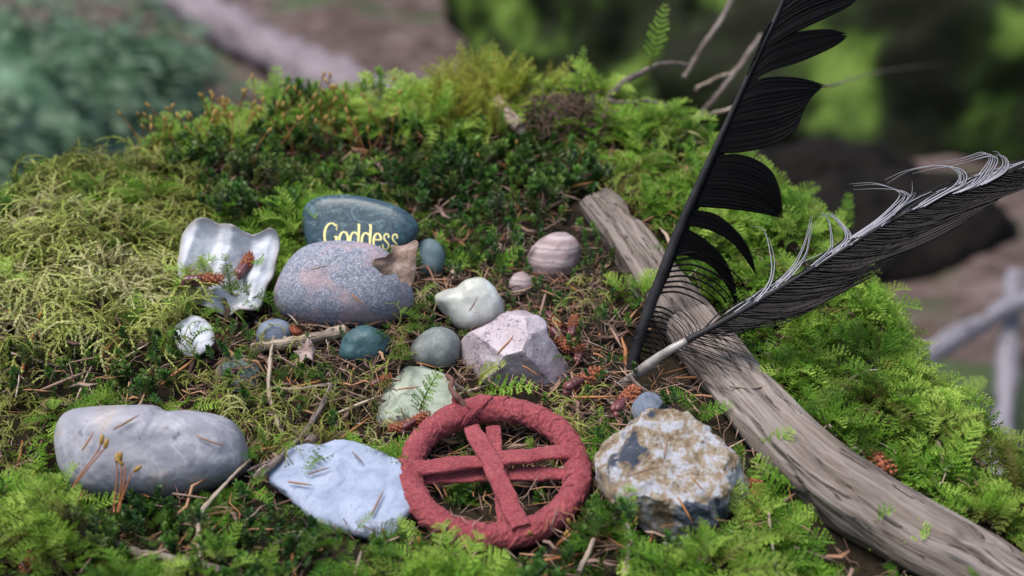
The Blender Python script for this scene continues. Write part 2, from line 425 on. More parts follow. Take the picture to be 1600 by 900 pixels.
def m_banded():
    k = M('banded_pink_brown_stone', 0.7, 0.3)
    w = k.wave(0.55, 3.5, 3, 0.7, direction='Z'); n = k.noise(6, 4, 0.7)
    c = k.ramp(w, [(0.0, (0.26, 0.19, 0.19)), (0.5, (0.37, 0.285, 0.28)), (0.85, (0.42, 0.35, 0.345)), (1.0, (0.28, 0.21, 0.215))]); c = k.mix(k.ramp(n, [(0.3, 0.5), (0.45, 0.0)]), c, (0.16, 0.12, 0.12))
    k.color(c).bump(n, 0.4, 0.06); return k.m
BANDED = m_banded()
BLUEGREY = m_plain('blue_grey_pebble_stone', [(0.3, (0.08, 0.10, 0.14)), (0.7, (0.19, 0.22, 0.28))], 1.8, 0.6, 0.3)
MOSSY = m_plain('greenish_mottled_stone', [(0.3, (0.09, 0.12, 0.09)), (0.5, (0.20, 0.25, 0.21)), (0.7, (0.34, 0.38, 0.36))], 1.4, 0.75, 0.5, dots=(3, (0.07, 0.11, 0.03), 0.55))

R_ = math.radians
LONGP = [(90, 700), (97, 662), (125, 641), (190, 634), (238, 636), (262, 646), (292, 645), (335, 648), (366, 660), (384, 684), (391, 715), (384, 738), (352, 757), (296, 775), (235, 784), (170, 783), (120, 770), (97, 742)]
stone('oblong_stone', Body(LONGP, D=2.3, a=0.62, b=0.9, tilt=R_(12)), LONG, 'long rounded grey white marbled stone, the largest of the stones on the moss',
      noise=((0.16, 0.35, 2), (0.05, 1.2, 3), (0.012, 5, 2)), seed=3, nt=160, nph=80)
SLABP = [(418, 742), (440, 708), (475, 695), (500, 695), (535, 690), (562, 697), (598, 712), (628, 726), (648, 745), (650, 790), (628, 818), (606, 842), (570, 840), (520, 826), (482, 808), (452, 780), (424, 758)]
stone('flat_stone_slab', Body(SLABP, zc=depth(520, 800) - 0.3, D=0.30, a=0.12, b=1.0, tilt=R_(42)), SLATE, 'flat chalky blue white stone slab tucked against the red wrapped ring',
      noise=((0.05, 0.6, 2), (0.07, 1.5, 3), (0.03, 5, 2)), seed=8, nt=180, nph=90)
GRANP = [(426, 470), (432, 444), (447, 416), (470, 394), (500, 383), (540, 379), (580, 383), (612, 398), (633, 424), (645, 455), (643, 480), (620, 500), (570, 515), (500, 516), (445, 500)]
granite = Body(GRANP, D=2.2, a=0.72, b=0.95, tilt=R_(15))
stone('rounded_stone', granite, m_granite(), 'rounded grey speckled stone with pinkish patches leaning before the engraved stone', noise=((0.10, 0.4, 2), (0.02, 2, 2)), seed=5, nt=160, nph=80)
stone('teal_pebble', Body([(533, 545), (540, 520), (558, 506), (580, 508), (598, 520), (608, 534), (603, 556), (585, 566), (550, 566), (535, 560)], D=1.0, a=0.7), TEAL,
      'small dark teal pebble lying beside a broken pale stick', cat='pebble', noise=((0.12, 0.8, 2), (0.03, 3, 2)), seed=4)
stone('slate_pebble', Body([(648, 404), (652, 384), (668, 374), (684, 378), (695, 392), (694, 420), (680, 433), (660, 430)], D=0.8, a=0.7), TEALGREY,
      'small smooth grey teal pebble behind the curled brown leaf', cat='pebble', noise=((0.06, 0.8, 2),), seed=6)
stone('olive_pebble', Body([(639, 550), (648, 530), (668, 515), (690, 511), (708, 518), (719, 536), (718, 560), (700, 576), (665, 577), (645, 568)], D=1.2, a=0.7), OLIVE,
      'grey olive matt pebble between the rose quartz and the dark teal pebble', cat='pebble', noise=((0.10, 0.7, 2), (0.02, 3, 2)), seed=7)
stone('milky_quartz_stone', Body([(675, 466), (690, 452), (712, 445), (728, 436), (752, 434), (770, 446), (782, 466), (784, 490), (772, 508), (745, 520), (712, 516), (690, 494)], D=1.4, a=0.65), QUARTZ,
      'smooth milky white quartz pebble behind the rose quartz', cat='stone', noise=((0.16, 0.6, 2), (0.03, 2.4, 2)), seed=9)
ROSEP = [(718, 540), (728, 524), (752, 512), (775, 498), (795, 484), (812, 480), (836, 490), (853, 503), (856, 524), (874, 546), (893, 575), (886, 596), (862, 612), (838, 626), (800, 625), (770, 615), (742, 590), (722, 568)]
stone('rose_quartz', Body(ROSEP, D=2.2, a=0.42, b=0.9, tilt=R_(10)), m_rose(), 'faceted pale pink rose quartz with dark cracks behind the red ring', cat='crystal',
      planes=(((-0.25, 0.45, 0.86), 1.35), ((0.75, -0.05, 0.66), 1.35), ((-0.7, -0.25, 0.66), 1.55), ((0.1, -0.75, 0.65), 1.3), ((0.1, 0.95, 0.3), 1.75), ((0.5, 0.5, 0.7), 1.62)),
      noise=((0.10, 0.7, 3), (0.035, 2.6, 3)), seed=12, nt=200, nph=100)
stone('pale_green_stone', Body([(588, 655), (594, 620), (600, 585), (612, 572), (650, 570), (682, 576), (705, 590), (712, 620), (700, 650), (670, 668), (620, 672), (596, 670)], D=0.7, a=0.3, tilt=R_(36), zc=depth(650, 660) + .9), PALEGREEN,
      'pale green flat stone half covered by litter behind the red ring', planes=(((0.3, 0.2, 0.93), 0.45), ((-.5, .3, .8), .6)), noise=((0.16, 0.7, 3), (0.05, 2.5, 2)), seed=14)
stone('banded_stone', Body([(823, 412), (830, 388), (848, 370), (872, 364), (894, 370), (905, 386), (905, 408), (896, 428), (870, 438), (840, 436)], D=1.2, a=0.68), BANDED,
      'round pinkish brown banded stone beside the driftwood', noise=((0.12, 0.6, 2), (0.03, 3, 2)), seed=16)
stone('pink_pebble', Body([(794, 442), (802, 428), (816, 424), (828, 432), (832, 448), (822, 460), (802, 460)], D=0.5, a=0.7), BANDED,
      'tiny pinkish brown pebble touching the round banded stone', cat='pebble', noise=((0.06, 0.9, 2),), seed=17)
AGP = [(926, 726), (928, 700), (944, 680), (968, 664), (990, 652), (1020, 645), (1060, 646), (1098, 652), (1122, 672), (1146, 700), (1162, 738), (1166, 768), (1152, 796), (1120, 822), (1098, 842), (1070, 846), (1028, 838), (1000, 822), (966, 800), (940, 764)]
stone('crystalline_rock', Body(AGP, D=1.7, a=0.42, tilt=R_(30)), m_agate(), 'rough tan and white crystalline rock with blue black chips beside the driftwood', cat='rock',
      planes=(((0.0, 0.1, 0.99), 1.05), ((0.8, -0.3, 0.5), 2.3), ((-.7, .5, .5), 2.2), ((-.2, -.9, .4), 2.1), ((.7, .6, .4), 2.35)), noise=((0.20, 0.55, 3), (0.17, 1.6, 3), (0.05, 5, 2)), seed=21, nt=220, nph=110)
stone('blue_grey_stone', Body([(984, 640), (996, 622), (1015, 614), (1034, 622), (1046, 636), (1040, 660), (1010, 670), (988, 662)], D=0.9, a=0.55), BLUEGREY,
      'small pale blue grey stone standing behind the rough crystalline rock', cat='stone', planes=(((0.3, 0.6, 0.7), 0.42), ((-.7, .3, .6), .5), ((.8, -.1, .5), .5)), noise=((0.10, 1.0, 3),), seed=23)
stone('blue_grey_pebble', Body([(400, 522), (408, 506), (428, 498), (448, 504), (456, 520), (448, 540), (420, 546), (404, 538)], D=0.6, a=0.7), BLUEGREY,
      'little blue grey pebble half buried beneath the speckled stone', cat='pebble', noise=((0.06, 0.8, 2),), seed=24)
nb_ = len(FOOT)
stone('half_buried_stone', Body([(328, 610), (334, 580), (352, 560), (382, 556), (408, 580), (412, 612), (398, 638), (350, 640)], D=0.9, a=0.6, tilt=R_(20), zc=depth(370, 636) + 1.5), MOSSY,
      'green mottled stone half buried in stringy moss', noise=((0.12, 0.6, 3), (0.03, 3, 2)), seed=25)
FOOT.pop(); STONE_PX.pop()
stone('brown_pebble', Body([(466, 694), (470, 682), (484, 677), (496, 684), (498, 698), (482, 704)], D=0.5, a=0.7), BANDED, 'tiny brown grey pebble behind the flat chalky slab', cat='pebble', noise=((0.05, 0.9, 2),), seed=26)

# --- engraved stone
GODP = [(474, 360), (473, 335), (478, 322), (492, 311), (516, 306), (552, 306), (586, 312), (614, 320), (636, 331), (650, 345), (654, 358), (646, 374), (628, 390), (600, 402), (560, 408), (510, 406), (484, 390)]
god = Body(GODP, zc=granite.zc + 2.4, D=0.62, a=0.33, b=1.0, tilt=R_(14), yaw=R_(-8))
gv, gf = god.mesh(nt=200, nph=90, seed=2)
groot = empty('engraved_stone', gv[np.argmin(gv[:, 2])], 'dark blue green polished stone engraved with gold serif lettering', 'stone')
obj('stone_body', gv, gf, m_goddess(), groot)
def pen(pts, thick, thin, n=40):
    p = smooth_line(pts, n); t = unit(np.gradient(p, axis=0))
    w = thin + (thick - thin) * np.abs(t[:, 1]) ** 1.6
    nn = np.stack([-t[:, 1], t[:, 0]], -1)
    return p + nn * w[:, None] / 2, p - nn * w[:, None] / 2
def arc(cx, cy, rx, ry, a0, a1, n=14):
    a = np.radians(np.linspace(a0, a1, n)); return np.stack([cx + rx * np.cos(a), cy + ry * np.sin(a)], -1)
def glyph(ch):
    """strokes of a serif letter in em units with x height 0.45 and cap height 0.68"""
    T, t = 0.098, 0.034
    if ch == 'G': return 0.70, [(arc(0.36, 0.335, 0.30, 0.335, 52, 325), T, t), ([(0.595, 0.47), (0.60, 0.66)], 0.03, t), ([(0.60, 0.06), (0.60, 0.28)], T, t), ([(0.50, 0.285), (0.70, 0.285)], t, t)]
    if ch == 'o': return 0.48, [(arc(0.23, 0.22, 0.19, 0.22, 90, 450, 20), T, t)]
    if ch == 'd': return 0.52, [(arc(0.22, 0.22, 0.18, 0.22, 45, 322), T, t), ([(0.41, 0.01), (0.41, 0.68)], T, t), ([(0.33, 0.665), (0.41, 0.69)], t, t), ([(0.41, 0.015), (0.50, 0.03)], t, t)]
    if ch == 'e': return 0.43, [(np.vstack([[(0.06, 0.26), (0.37, 0.26)]]), t, t), (arc(0.22, 0.22, 0.17, 0.22, 10, 320), T, t)]
    if ch == 's': return 0.38, [([(0.29, 0.33), (0.275, 0.41), (0.18, 0.445), (0.085, 0.385), (0.10, 0.29), (0.20, 0.22), (0.30, 0.145), (0.29, 0.045), (0.18, -0.002), (0.075, 0.03), (0.05, 0.13)], 0.062, 0.034)]
GOLD = M('gold_lettering', 0.38, 0.5); GOLD.color((0.80, 0.68, 0.25)).bump(GOLD.noise(9, 3), 0.3, 0.03); GOLD = GOLD.m
xpen = 0.0; EM = 37.0 / 0.68
gl = [glyph(c) for c in 'Goddess']; tw = sum(g[0] for g in gl); SX = 119.0 / (tw * EM)
p0 = V(504, 384.5); dr = unit(V(118, 6.0)); upv = V(dr[1], -dr[0])
for ch, (wd, strokes) in zip('Goddess', gl):
    vs, fs = [], []
    for pts, T, t in strokes:
        l, r = pen(pts, T, t, 36 if len(pts) > 2 else 6)
        base = len(vs); both = np.stack([l, r], 1).reshape(-1, 2)
        q = p0 + ((xpen + both[:, :1]) * EM * SX) * dr + (both[:, 1:] * EM) * upv
        S = god.front(q[:, 0], q[:, 1]) + god.W * 0.012
        S2 = S - god.W * 0.05
        m = len(S); vs += list(S) + list(S2)
        for i in range(0, m - 2, 2):
            a, b, c, d = base + i, base + i + 1, base + i + 3, base + i + 2
            fs += [(a, b, c, d), (a, d, d + m, a + m), (b, b + m, c + m, c)]
    obj('letter', vs, fs, GOLD, groot, smooth=False); xpen += wd

# --- dead leaf on the granite
def sheet(pts, zc, bend, noise=0.1, thick=0.05, n=40, tilt=0.0, rings=16, seed=0, W=None):
    """thin sheet filling an outline, bent out of its plane by bend(u, v)"""
    b = Body(pts, zc=zc, D=0.1, tilt=tilt); th = np.linspace(-math.pi, math.pi, n, endpoint=False); rr = np.linspace(0.02, 1, rings)
    Rr, T = np.meshgrid(rr, th, indexing='ij'); r = b.R(T) * Rr
    u = r * np.cos(T); v = r * np.sin(T)
    P = b.C + (b.c2[0] + u)[..., None] * b.U + (b.c2[1] + v)[..., None] * b.Vv
    w = bend(u, v, Rr, T) + noise * fbm(P, 1.1, 3, seed)
    top = P + w[..., None] * b.W; bot = P + (w - thick)[..., None] * b.W
    f1 = grid_faces(rings, n, False, True); m = rings * n
    f = [tuple(q[::-1]) for q in f1] + [tuple(i + m for i in q) for q in f1]
    f.append(tuple(range(n))); f.append(tuple(m + k for k in range(n))[::-1])
    e = (rings - 1) * n
    f += [(e + k, e + (k + 1) % n, m + e + (k + 1) % n, m + e + k) for k in range(n)]
    uvw = np.stack([u, v, w], -1).reshape(-1, 3)
    return np.vstack([top.reshape(-1, 3), bot.reshape(-1, 3)]), f, np.vstack([uvw, uvw])
def m_leaf(name, c1, c2, c3):
    k = M(name, 0.8, 0.25); v = k.coord((1, 1, 1), 'uvw'); n = k.noise(1.6, 5, 0.65, vec=v); vn = k.vor(2.6, vec=v, feature='DISTANCE_TO_EDGE')
    c = k.ramp(n, [(0.3, c1), (0.52, c2), (0.72, c3)]); c = k.mix(k.ramp(vn, [(0.0, 0.5), (0.06, 0.0)]), c, c1)
    k.color(c).bump(vn, 0.5, 0.08).bump(k.noise(8, 4, 0.7, vec=v), 0.4, 0.05); return k.m
DEAD = m_leaf('dead_brown_leaf', (0.11, 0.07, 0.052), (0.25, 0.175, 0.14), (0.36, 0.27, 0.23))
LEAFP = [(580, 410), (588, 404), (604, 404), (614, 394), (612, 384), (632, 380), (648, 373), (654, 382), (652, 402), (650, 424), (640, 447), (632, 436), (626, 440), (618, 426), (600, 424), (590, 418)]
v, f, u = sheet(LEAFP, granite.zc - 2.75, lambda u, v, r, t: 0.16 * u * u + 0.34 * np.sin(2.6 * v + 1.4 * u + .5) * r + .25 * r ** 3 * np.sin(3 * t), 0.16, 0.03, 90, R_(20), 22, 4)
tag(obj('dead_leaf', v, f, DEAD, attrs={'uvw': u}), 'torn curled brown dead leaf lying over the speckled grey stone', 'leaf')
v, f, u = sheet([(458, 548), (466, 540), (468, 530), (476, 534), (486, 529), (488, 541), (495, 548), (489, 556), (490, 566), (479, 561), (468, 570), (468, 557)], depth(478, 566) - 0.5, lambda u, v, r, t: 0.2 * np.sin(6 * u) * r + 0.25 * r ** 2 * np.sin(2 * t), 0.16, 0.03, 48, R_(30), 10, 6)
tag(obj('crumpled_leaf_scrap', v, f, m_leaf('dry_leaf_scrap', (0.15, 0.10, 0.085), (0.30, 0.22, 0.20), (0.42, 0.34, 0.32)), attrs={'uvw': u}), 'crumpled dry pinkish leaf scrap against the broken pale stick', 'leaf')

# --- shells
def m_shell():
    k = M('white_shell', 0.8, 0.15); n = k.noise(0.7, 4, 0.6, dist=0.5); e = k.n('ShaderNodeAttribute', attribute_name='rim').outputs['Fac']; st = k.noise(3.5, 5, 0.7)
    c = k.ramp(n, [(0.3, (0.34, 0.36, 0.42)), (0.5, (0.48, 0.49, 0.53)), (0.7, (0.57, 0.57, 0.58))])
    c = k.mix(k.ramp(st, [(0.62, 0.0), (0.74, 0.5)]), c, (0.35, 0.32, 0.28)); c = k.mix(k.ramp(e, [(0.86, 0.0), (1.0, 0.8)]), c, (0.22, 0.19, 0.16))
    k.color(c).bump(k.noise(3, 5, 0.65), 0.5, 0.1); return k.m
SHELL = m_shell()
def shell(name, pts, zc, bend, label, tilt, seed, thick=0.14, noise=0.14, n=110, rings=40):
    v, f, u = sheet(pts, zc, bend, noise, thick, n, tilt, rings, seed)
    rim = np.tile(np.repeat(np.linspace(0.02, 1, rings), n), 2)
    P = v; c = (P[:, :2].max(0) + P[:, :2].min(0)) / 2; h = (P[:, :2].max(0) - P[:, :2].min(0)) / 2; FOOT.append((c[0], c[1], h[0] * .6, h[1] * .6))
    return tag(obj(name, v, f, SHELL, attrs={'rim': rim}), label, 'shell')
SHP = [(286, 412), (288, 385), (302, 366), (328, 358), (350, 362), (376, 374), (402, 378), (424, 374), (438, 378), (440, 400), (432, 432), (420, 462), (408, 490), (392, 498), (374, 494), (352, 498), (322, 488), (300, 470), (284, 440)]
def shell_bend(u, v, r, t):
    q = (u * .95 - v * .22) / 0.85 + .35; crease = .62 * np.abs((q % 2) - 1); q2 = (u * .5 + v * .8) / .7; crease = crease + .2 * np.abs((q2 % 2) - 1)
    return 0.55 * r ** 2 * (0.6 + 0.4 * np.cos(t - 2.2)) + crease + .3 * np.exp(-((r - 1) / .12) ** 2) * (.5 + .5 * np.cos(t)) + .05 * np.sin(9 * t) * r ** 3
shell('oyster_shell', SHP, depth(380, 492) + 0.2, shell_bend, 'ruffled white oyster shell with folded lobe left of the speckled stone', R_(24), 31)
shell('clam_shell_fragment', [(270, 520), (280, 502), (300, 494), (322, 500), (334, 518), (332, 540), (312, 556), (284, 552)], depth(300, 555) - 0.3,
      lambda u, v, r, t: 0.2 * (1 - r ** 2) + 0.006 * np.sin(30 * np.hypot(u - .9, v + .9)) + .05 * np.sin(5 * t) * r, 'small ridged white clam shell piece under litter below the oyster shell', R_(30), 33, 0.1, 0.12, 72, 48)

# ================================================================== RED RING
RZ = depth(775, 842) - 0.5
ring_tilt = R_(42)
RC = at(772, 735, RZ + 2.3)
rU = RT; rV = UP * math.sin(ring_tilt) + FW * math.cos(ring_tilt)
rot = R_(-3); rU, rV = rU * math.cos(rot) + rV * math.sin(rot), rV * math.cos(rot) - rU * math.sin(rot)
rN = np.cross(rU, rV)
RAD = 131 * (RZ + 2.3) / FPX; TUBE = 0.465
def ring_pt(px, py, h=0.0):
    d = ray(px, py); t = ((RC + rN * h - CAM) @ rN) / (d @ rN); return CAM + d * t
def m_suede():
    k = M('red_suede', 0.95, 0.15)
    n = k.noise(6, 5, 0.75); f = k.noise(13, 3, 0.75); w = k.noise(0.8, 3, 0.6)
    c = k.ramp(w, [(0.3, (0.32, 0.045, 0.060)), (0.5, (0.43, 0.072, 0.088)), (0.72, (0.52, 0.11, 0.12))])
    c = k.mix(k.ramp(n, [(0.34, 0.75), (0.48, 0.0)]), c, (0.15, 0.014, 0.024)); c = k.mix(k.ramp(f, [(0.54, 0.0), (0.66, 0.6)]), c, (0.68, 0.24, 0.23))
    k.color(c).bump(n, 1.0, 0.22).bump(f, 1.0, 0.10)
    k.b.inputs['Sheen Weight'].default_value = 0.12; k.b.inputs['Sheen Roughness'].default_value = 0.6; return k.m
SUEDE = m_suede()
rroot = empty('wrapped_ring', at(775, 842, RZ), 'red suede wrapped ring with crossed straps lying on the moss', 'ring')
NW = 27
for i in range(NW):                                    # the lace goes round the ring, each turn lapping over the next
    a0 = 2 * math.pi * i / NW + random.uniform(-.03, .03); span = 2 * math.pi / NW * 1.28
    na, nc = 22, 58
    A = np.linspace(0, 1, na); Cc = np.linspace(0, 2 * math.pi, nc, endpoint=False); AA, CC = np.meshgrid(A, Cc, indexing='ij')
    ang = a0 + span * AA + 0.12 * np.sin(CC)           # helix slant
    rr = TUBE * (1.0 + 0.17 * (1 - AA) + random.uniform(-.02, .03)) * np.where((AA < 0.02) | (AA > 0.98), 0.9, 1.0)
    crd = RAD + rr * np.cos(CC) * 1.06
    P = RC + (crd * np.cos(ang))[..., None] * rU + (crd * np.sin(ang))[..., None] * rV + (rr * np.sin(CC))[..., None] * rN
    cen = RC + RAD * (np.cos(ang)[..., None] * rU + np.sin(ang)[..., None] * rV)
    P = P + unit(P - cen) * (0.03 * fbm(P, 2.6, 3, i) + 0.045 * vnoise(P, 9, 5))[..., None]
    obj('suede_wrap', P.reshape(-1, 3), grid_faces(na, nc, False, True), SUEDE, rroot)
def strap(p0, p1, w, h, thick=0.16, sag=0.0, name='strap', bow=0.0):
    a = ring_pt(*p0, h); b = ring_pt(*p1, h); n = 40
    s = np.linspace(0, 1, n); path = a + s[:, None] * (b - a) + (sag * np.sin(math.pi * s))[:, None] * rN
    d = unit(b - a); side = np.cross(rN, d); path = path + (bow * np.sin(math.pi * s))[:, None] * side
    k = 20; q = np.linspace(0, 2 * math.pi, k, endpoint=False)
    cx = np.sign(np.cos(q)) * np.abs(np.cos(q)) ** 0.45 * w / 2; cy = np.sign(np.sin(q)) * np.abs(np.sin(q)) ** 0.6 * thick / 2
    P = path[:, None] + cx[None, :, None] * side + cy[None, :, None] * rN
    P = P + rN * (0.045 * fbm(P, 2.6, 3, int(p0[0])))[..., None] + side * (0.07 * fbm(P, 1.6, 3, int(p1[0]) + 9))[..., None]
    f = grid_faces(n, k, False, True); f.append(tuple(range(k))[::-1]); f.append(tuple((n - 1) * k + j for j in range(k)))
    return obj(name, P.reshape(-1, 3), f, SUEDE, rroot)
strap((640, 733), (905, 703), 0.72, 0.42, 0.26, 0.05, bow=-0.06)
strap((632, 746), (905, 739), 0.66, -0.10, 0.22)
strap((736, 668), (813, 824), 0.76, 0.58, 0.26, 0.10, bow=0.05)
strap((770, 668), (792, 822), 0.64, 0.15, 0.24)
def band(px, py, span, rs, slant, name='knot', seed=0):
    q = ring_pt(px, py) - RC; a0 = math.atan2(q @ rV, q @ rU) - span / 2; na, nc = 18, 36
    AA, CC = np.meshgrid(np.linspace(0, 1, na), np.linspace(0, 2 * math.pi, nc, endpoint=False), indexing='ij'); ang = a0 + span * AA + slant * np.sin(CC + .6)
    rr = TUBE * rs * np.where((AA < 0.03) | (AA > 0.97), 0.86, 1.0 + .05 * np.sin(AA * 3.1)); crd = RAD + rr * np.cos(CC)
    P = RC + (crd * np.cos(ang))[..., None] * rU + (crd * np.sin(ang))[..., None] * rV + (rr * np.sin(CC))[..., None] * rN
    cen = RC + RAD * (np.cos(ang)[..., None] * rU + np.sin(ang)[..., None] * rV); P = P + unit(P - cen) * (0.06 * fbm(P, 2.2, 3, seed) + 0.03 * vnoise(P, 8, 5))[..., None]
    obj(name, P.reshape(-1, 3), grid_faces(na, nc, False, True), SUEDE, rroot)
band(752, 655, .20, 1.24, .10, seed=3); band(738, 657, .17, 1.32, -.22, seed=5); band(706, 664, .34, 1.16, -.05, seed=8)
lp = np.array([ring_pt(x, y, h) for x, y, h in ((728, 642, .3), (722, 628, .6), (712, 618, .8), (704, 606, .9), (706, 594, .9), (700, 588, .7))])
v, f, u = tube(smooth_line(lp, 30), 0.13, 8, 0.3, 4); BROWNLACE = M('brown_lace', 0.8, 0.3); BROWNLACE.color((0.13, 0.06, 0.045)); obj('hanging_loop', v, f, BROWNLACE.m, rroot)
lp = np.array([ring_pt(x, y, h) for x, y, h in ((716, 640, .2), (712, 626, .5), (713, 618, .6))])
v, f, u = tube(smooth_line(lp, 12), 0.16, 8, 0.3, 5); obj('lace_end', v, f, SUEDE, rroot)

# ================================================================== DRIFTWOOD
def m_wood(name, c0, c1, c2, grain=1.0, bump=0.9):
    k = M(name, 0.85, 0.2); v = k.coord((0.16, 2.2, 2.2), 'uvw'); v2 = k.coord((0.35, 7, 7), 'uvw'); v3 = k.coord((0.07, 1.0, 1.0), 'uvw')
    n = k.noise(1.2 * grain, 6, 0.65, vec=v, dist=0.3); n2 = k.noise(1.2 * grain, 4, 0.7, vec=v2); cr = k.noise(1.1 * grain, 3, 0.5, vec=v, dist=0.5); big = k.noise(1.0, 3, 0.5, vec=v3)
    c = k.ramp(n, [(0.28, c0), (0.48, c1), (0.72, c2)]); c = k.mix(k.ramp(n2, [(0.34, 0.4), (0.5, 0.0)]), c, c0)
    crk = k.ramp(k.math('ABSOLUTE', k.math('SUBTRACT', cr, 0.47)), [(0.0, 0.9), (0.016, 0.0)])
    c = k.mix(crk, c, (0.035, 0.025, 0.02)); c = k.mix(k.ramp(big, [(0.5, 0.0), (0.7, 0.5)]), c, c0)
    k.color(c).bump(n, bump, 0.25).bump(n2, bump, 0.1).bump(k.math('SUBTRACT', 1.0, crk), 0.7, 0.2); return k.m
WOOD = m_wood('grey_driftwood', (0.07, 0.051, 0.040), (0.18, 0.145, 0.125), (0.30, 0.258, 0.233), 1.0, 0.6)
dw = [(928, 314, 1.0), (975, 368, 1.0), (1030, 445, 1.0), (1090, 525, 1.1), (1150, 600, 1.2), (1215, 672, 1.3), (1290, 738, 1.3), (1370, 795, 1.2), (1450, 845, 1.0), (1530, 890, 0.7), (1610, 940, 0.3)]
pth = smooth_line(np.array([hit(x, y, h) for x, y, h in dw]), 150)
rad = np.interp(np.linspace(0, 1, 150), [0, .03, .2, .45, .7, .85, 1.0], [1.0, 1.15, 1.28, 1.38, 1.42, 1.45, 1.35])
T_, N_, B_ = frames(pth); q = np.linspace(0, 2 * math.pi, 64, endpoint=False)
upn = unit(ground_n(pth[:, 0], pth[:, 1], 3.0)); upn = unit(upn - T_ * (upn * T_).sum(1, keepdims=True)); sid = np.cross(T_, upn)
cx = np.sign(np.cos(q)) * np.abs(np.cos(q)) ** 0.75; cy = np.sign(np.sin(q)) * np.abs(np.sin(q)) ** 0.75
P = pth[:, None] + rad[:, None, None] * (cx[None, :, None] * sid[:, None] + 0.85 * cy[None, :, None] * upn[:, None])
s_ = np.concatenate([[0], np.cumsum(np.linalg.norm(np.diff(pth, axis=0), axis=1))])
uvw = np.stack([np.broadcast_to(s_[:, None], P.shape[:2]), rad[:, None] * cx[None], rad[:, None] * cy[None]], -1)
lg = uvw * V(0.12, 1, 1)
P = P + unit(P - pth[:, None]) * (0.26 * fbm(lg, 0.7, 3, 40) + 0.08 * fbm(lg, 3.0, 2, 41) + .3 * np.exp(-((uvw[..., 0] - 24) ** 2 + (uvw[..., 1] - .9) ** 2 * 3) / 1.2) - 0.24 * np.clip(1 - np.abs(vnoise(lg, 1.3, 44)) / 0.10, 0, 1))[..., None]
P[0] = P[0] + T_[0] * (0.25 * vnoise(P[0], 1.5, 2))[:, None]
capc = P[0].mean(0) - T_[0] * 0.05; cap2 = P[-1].mean(0)
v = np.vstack([P.reshape(-1, 3), capc, cap2]); f = grid_faces(150, 64, False, True); ncap = 150 * 64
f += [(ncap, (k + 1) % 64, k) for k in range(64)] + [(ncap + 1, 149 * 64 + k, 149 * 64 + (k + 1) % 64) for k in range(64)]
uv = np.vstack([uvw.reshape(-1, 3), [[0, 0, 0], [s_[-1], 0, 0]]])
tag(obj('driftwood', v, f, WOOD, attrs={'uvw': uv}), 'weathered grey driftwood branch sloping down past the feathers', 'driftwood')
DWP = pth; DWR = rad

# ================================================================== FEATHERS
def m_feather(name, c1, c2, rough=0.45, spec=0.5):
    k = M(name, rough, spec); v = k.coord((1, 1, 1), 'uvw')
    w = k.wave(6, 1.2, 2, 1, vec=v, direction='X'); n = k.noise(2.0, 3, 0.6, vec=v)
    k.color(k.mix(k.math('MULTIPLY', w, n), c1, c2)).bump(w, 0.7, 0.05).bump(k.noise(1.2, 2, .5, vec=v), .4, .2); return k.m
BLACKF = m_feather('black_feather_vane', (0.002, 0.0017, 0.0017), (0.007, 0.0055, 0.0055), 0.5, 0.14)
BROWNF = m_feather('brown_black_barb', (0.007, 0.005, 0.0048), (0.040, 0.030, 0.028), 0.5, 0.2)
WHITEF = m_feather('silvery_barb', (0.30, 0.29, 0.32), (0.58, 0.57, 0.62), 0.5)
RACH = M('dark_rachis', 0.55, 0.25); RACH.color(RACH.ramp(RACH.noise(1.2, 3), [(0.3, (0.008, 0.007, 0.008)), (0.7, (0.024, 0.022, 0.024))])); RACH = RACH.m
QUILL = M('pale_quill', 0.35, 0.5); QUILL.color(QUILL.ramp(QUILL.noise(0.9, 4), [(0.3, (0.20, 0.17, 0.15)), (0.6, (0.36, 0.33, 0.31)), (0.8, (0.50, 0.48, 0.47))])); QUILL = QUILL.m
class FPlane:
    def __init__(s, base, tilt, yaw):
        s.o = base; w = -FW * math.cos(yaw) + RT * math.sin(yaw); s.W = unit(w * math.cos(tilt) + UP * math.sin(tilt))
    rise = 0.0
    def p(s, px, py, off=0.0):
        q = min(max((px - 965) / 85, 0), 1); off = off + s.rise * q * q * (3 - 2 * q)
        d = ray(px, py); t = ((s.o + s.W * off - CAM) @ s.W) / (d @ s.W); return CAM + d * t
def barb_strip(path, width, W, thick=0.012):
    """flat tapering barb with a little thickness, its broad side in the plane of the vane"""
    T = unit(np.gradient(path, axis=0)); S = unit(np.cross(T, W)); n = len(path); N = np.cross(S, T)
    a = path + S * width[:, None] / 2; b = path - S * width[:, None] / 2; c = path + N * (thick + width[:, None] * 0.18)
    v = np.stack([a, c, b], 1).reshape(-1, 3); f = grid_faces(n, 3, False, True)
    s = np.linspace(0, 1, n)
    return v, f, np.repeat(np.stack([s * 0, s * 5, s * 0], -1), 3, axis=0)
f1 = empty('black_feather', hit(985, 582), 'tall black feather with split vane stuck upright in the moss by the driftwood', 'feather')
b1 = hit(985, 584); F1 = FPlane(b1, R_(-8), R_(14))
rpx = smooth_line([(982, 592), (990, 558), (1008, 500), (1030, 440), (1056, 370), (1086, 300), (1118, 230), (1150, 160), (1182, 90), (1215, 20), (1240, -40), (1262, -95)], 90)
rpath = np.array([F1.p(x, y) for x, y in rpx]); tt = np.linspace(0, 1, 90)
rw = np.interp(tt, [0, .1, .25, .6, 1], [0.20, 0.27, 0.25, 0.12, 0.06])
v, f, u = tube(rpath, rw, 12, 0.06, 2, 2.0); obj('rachis', v, f, RACH, f1, attrs={'uvw': u})
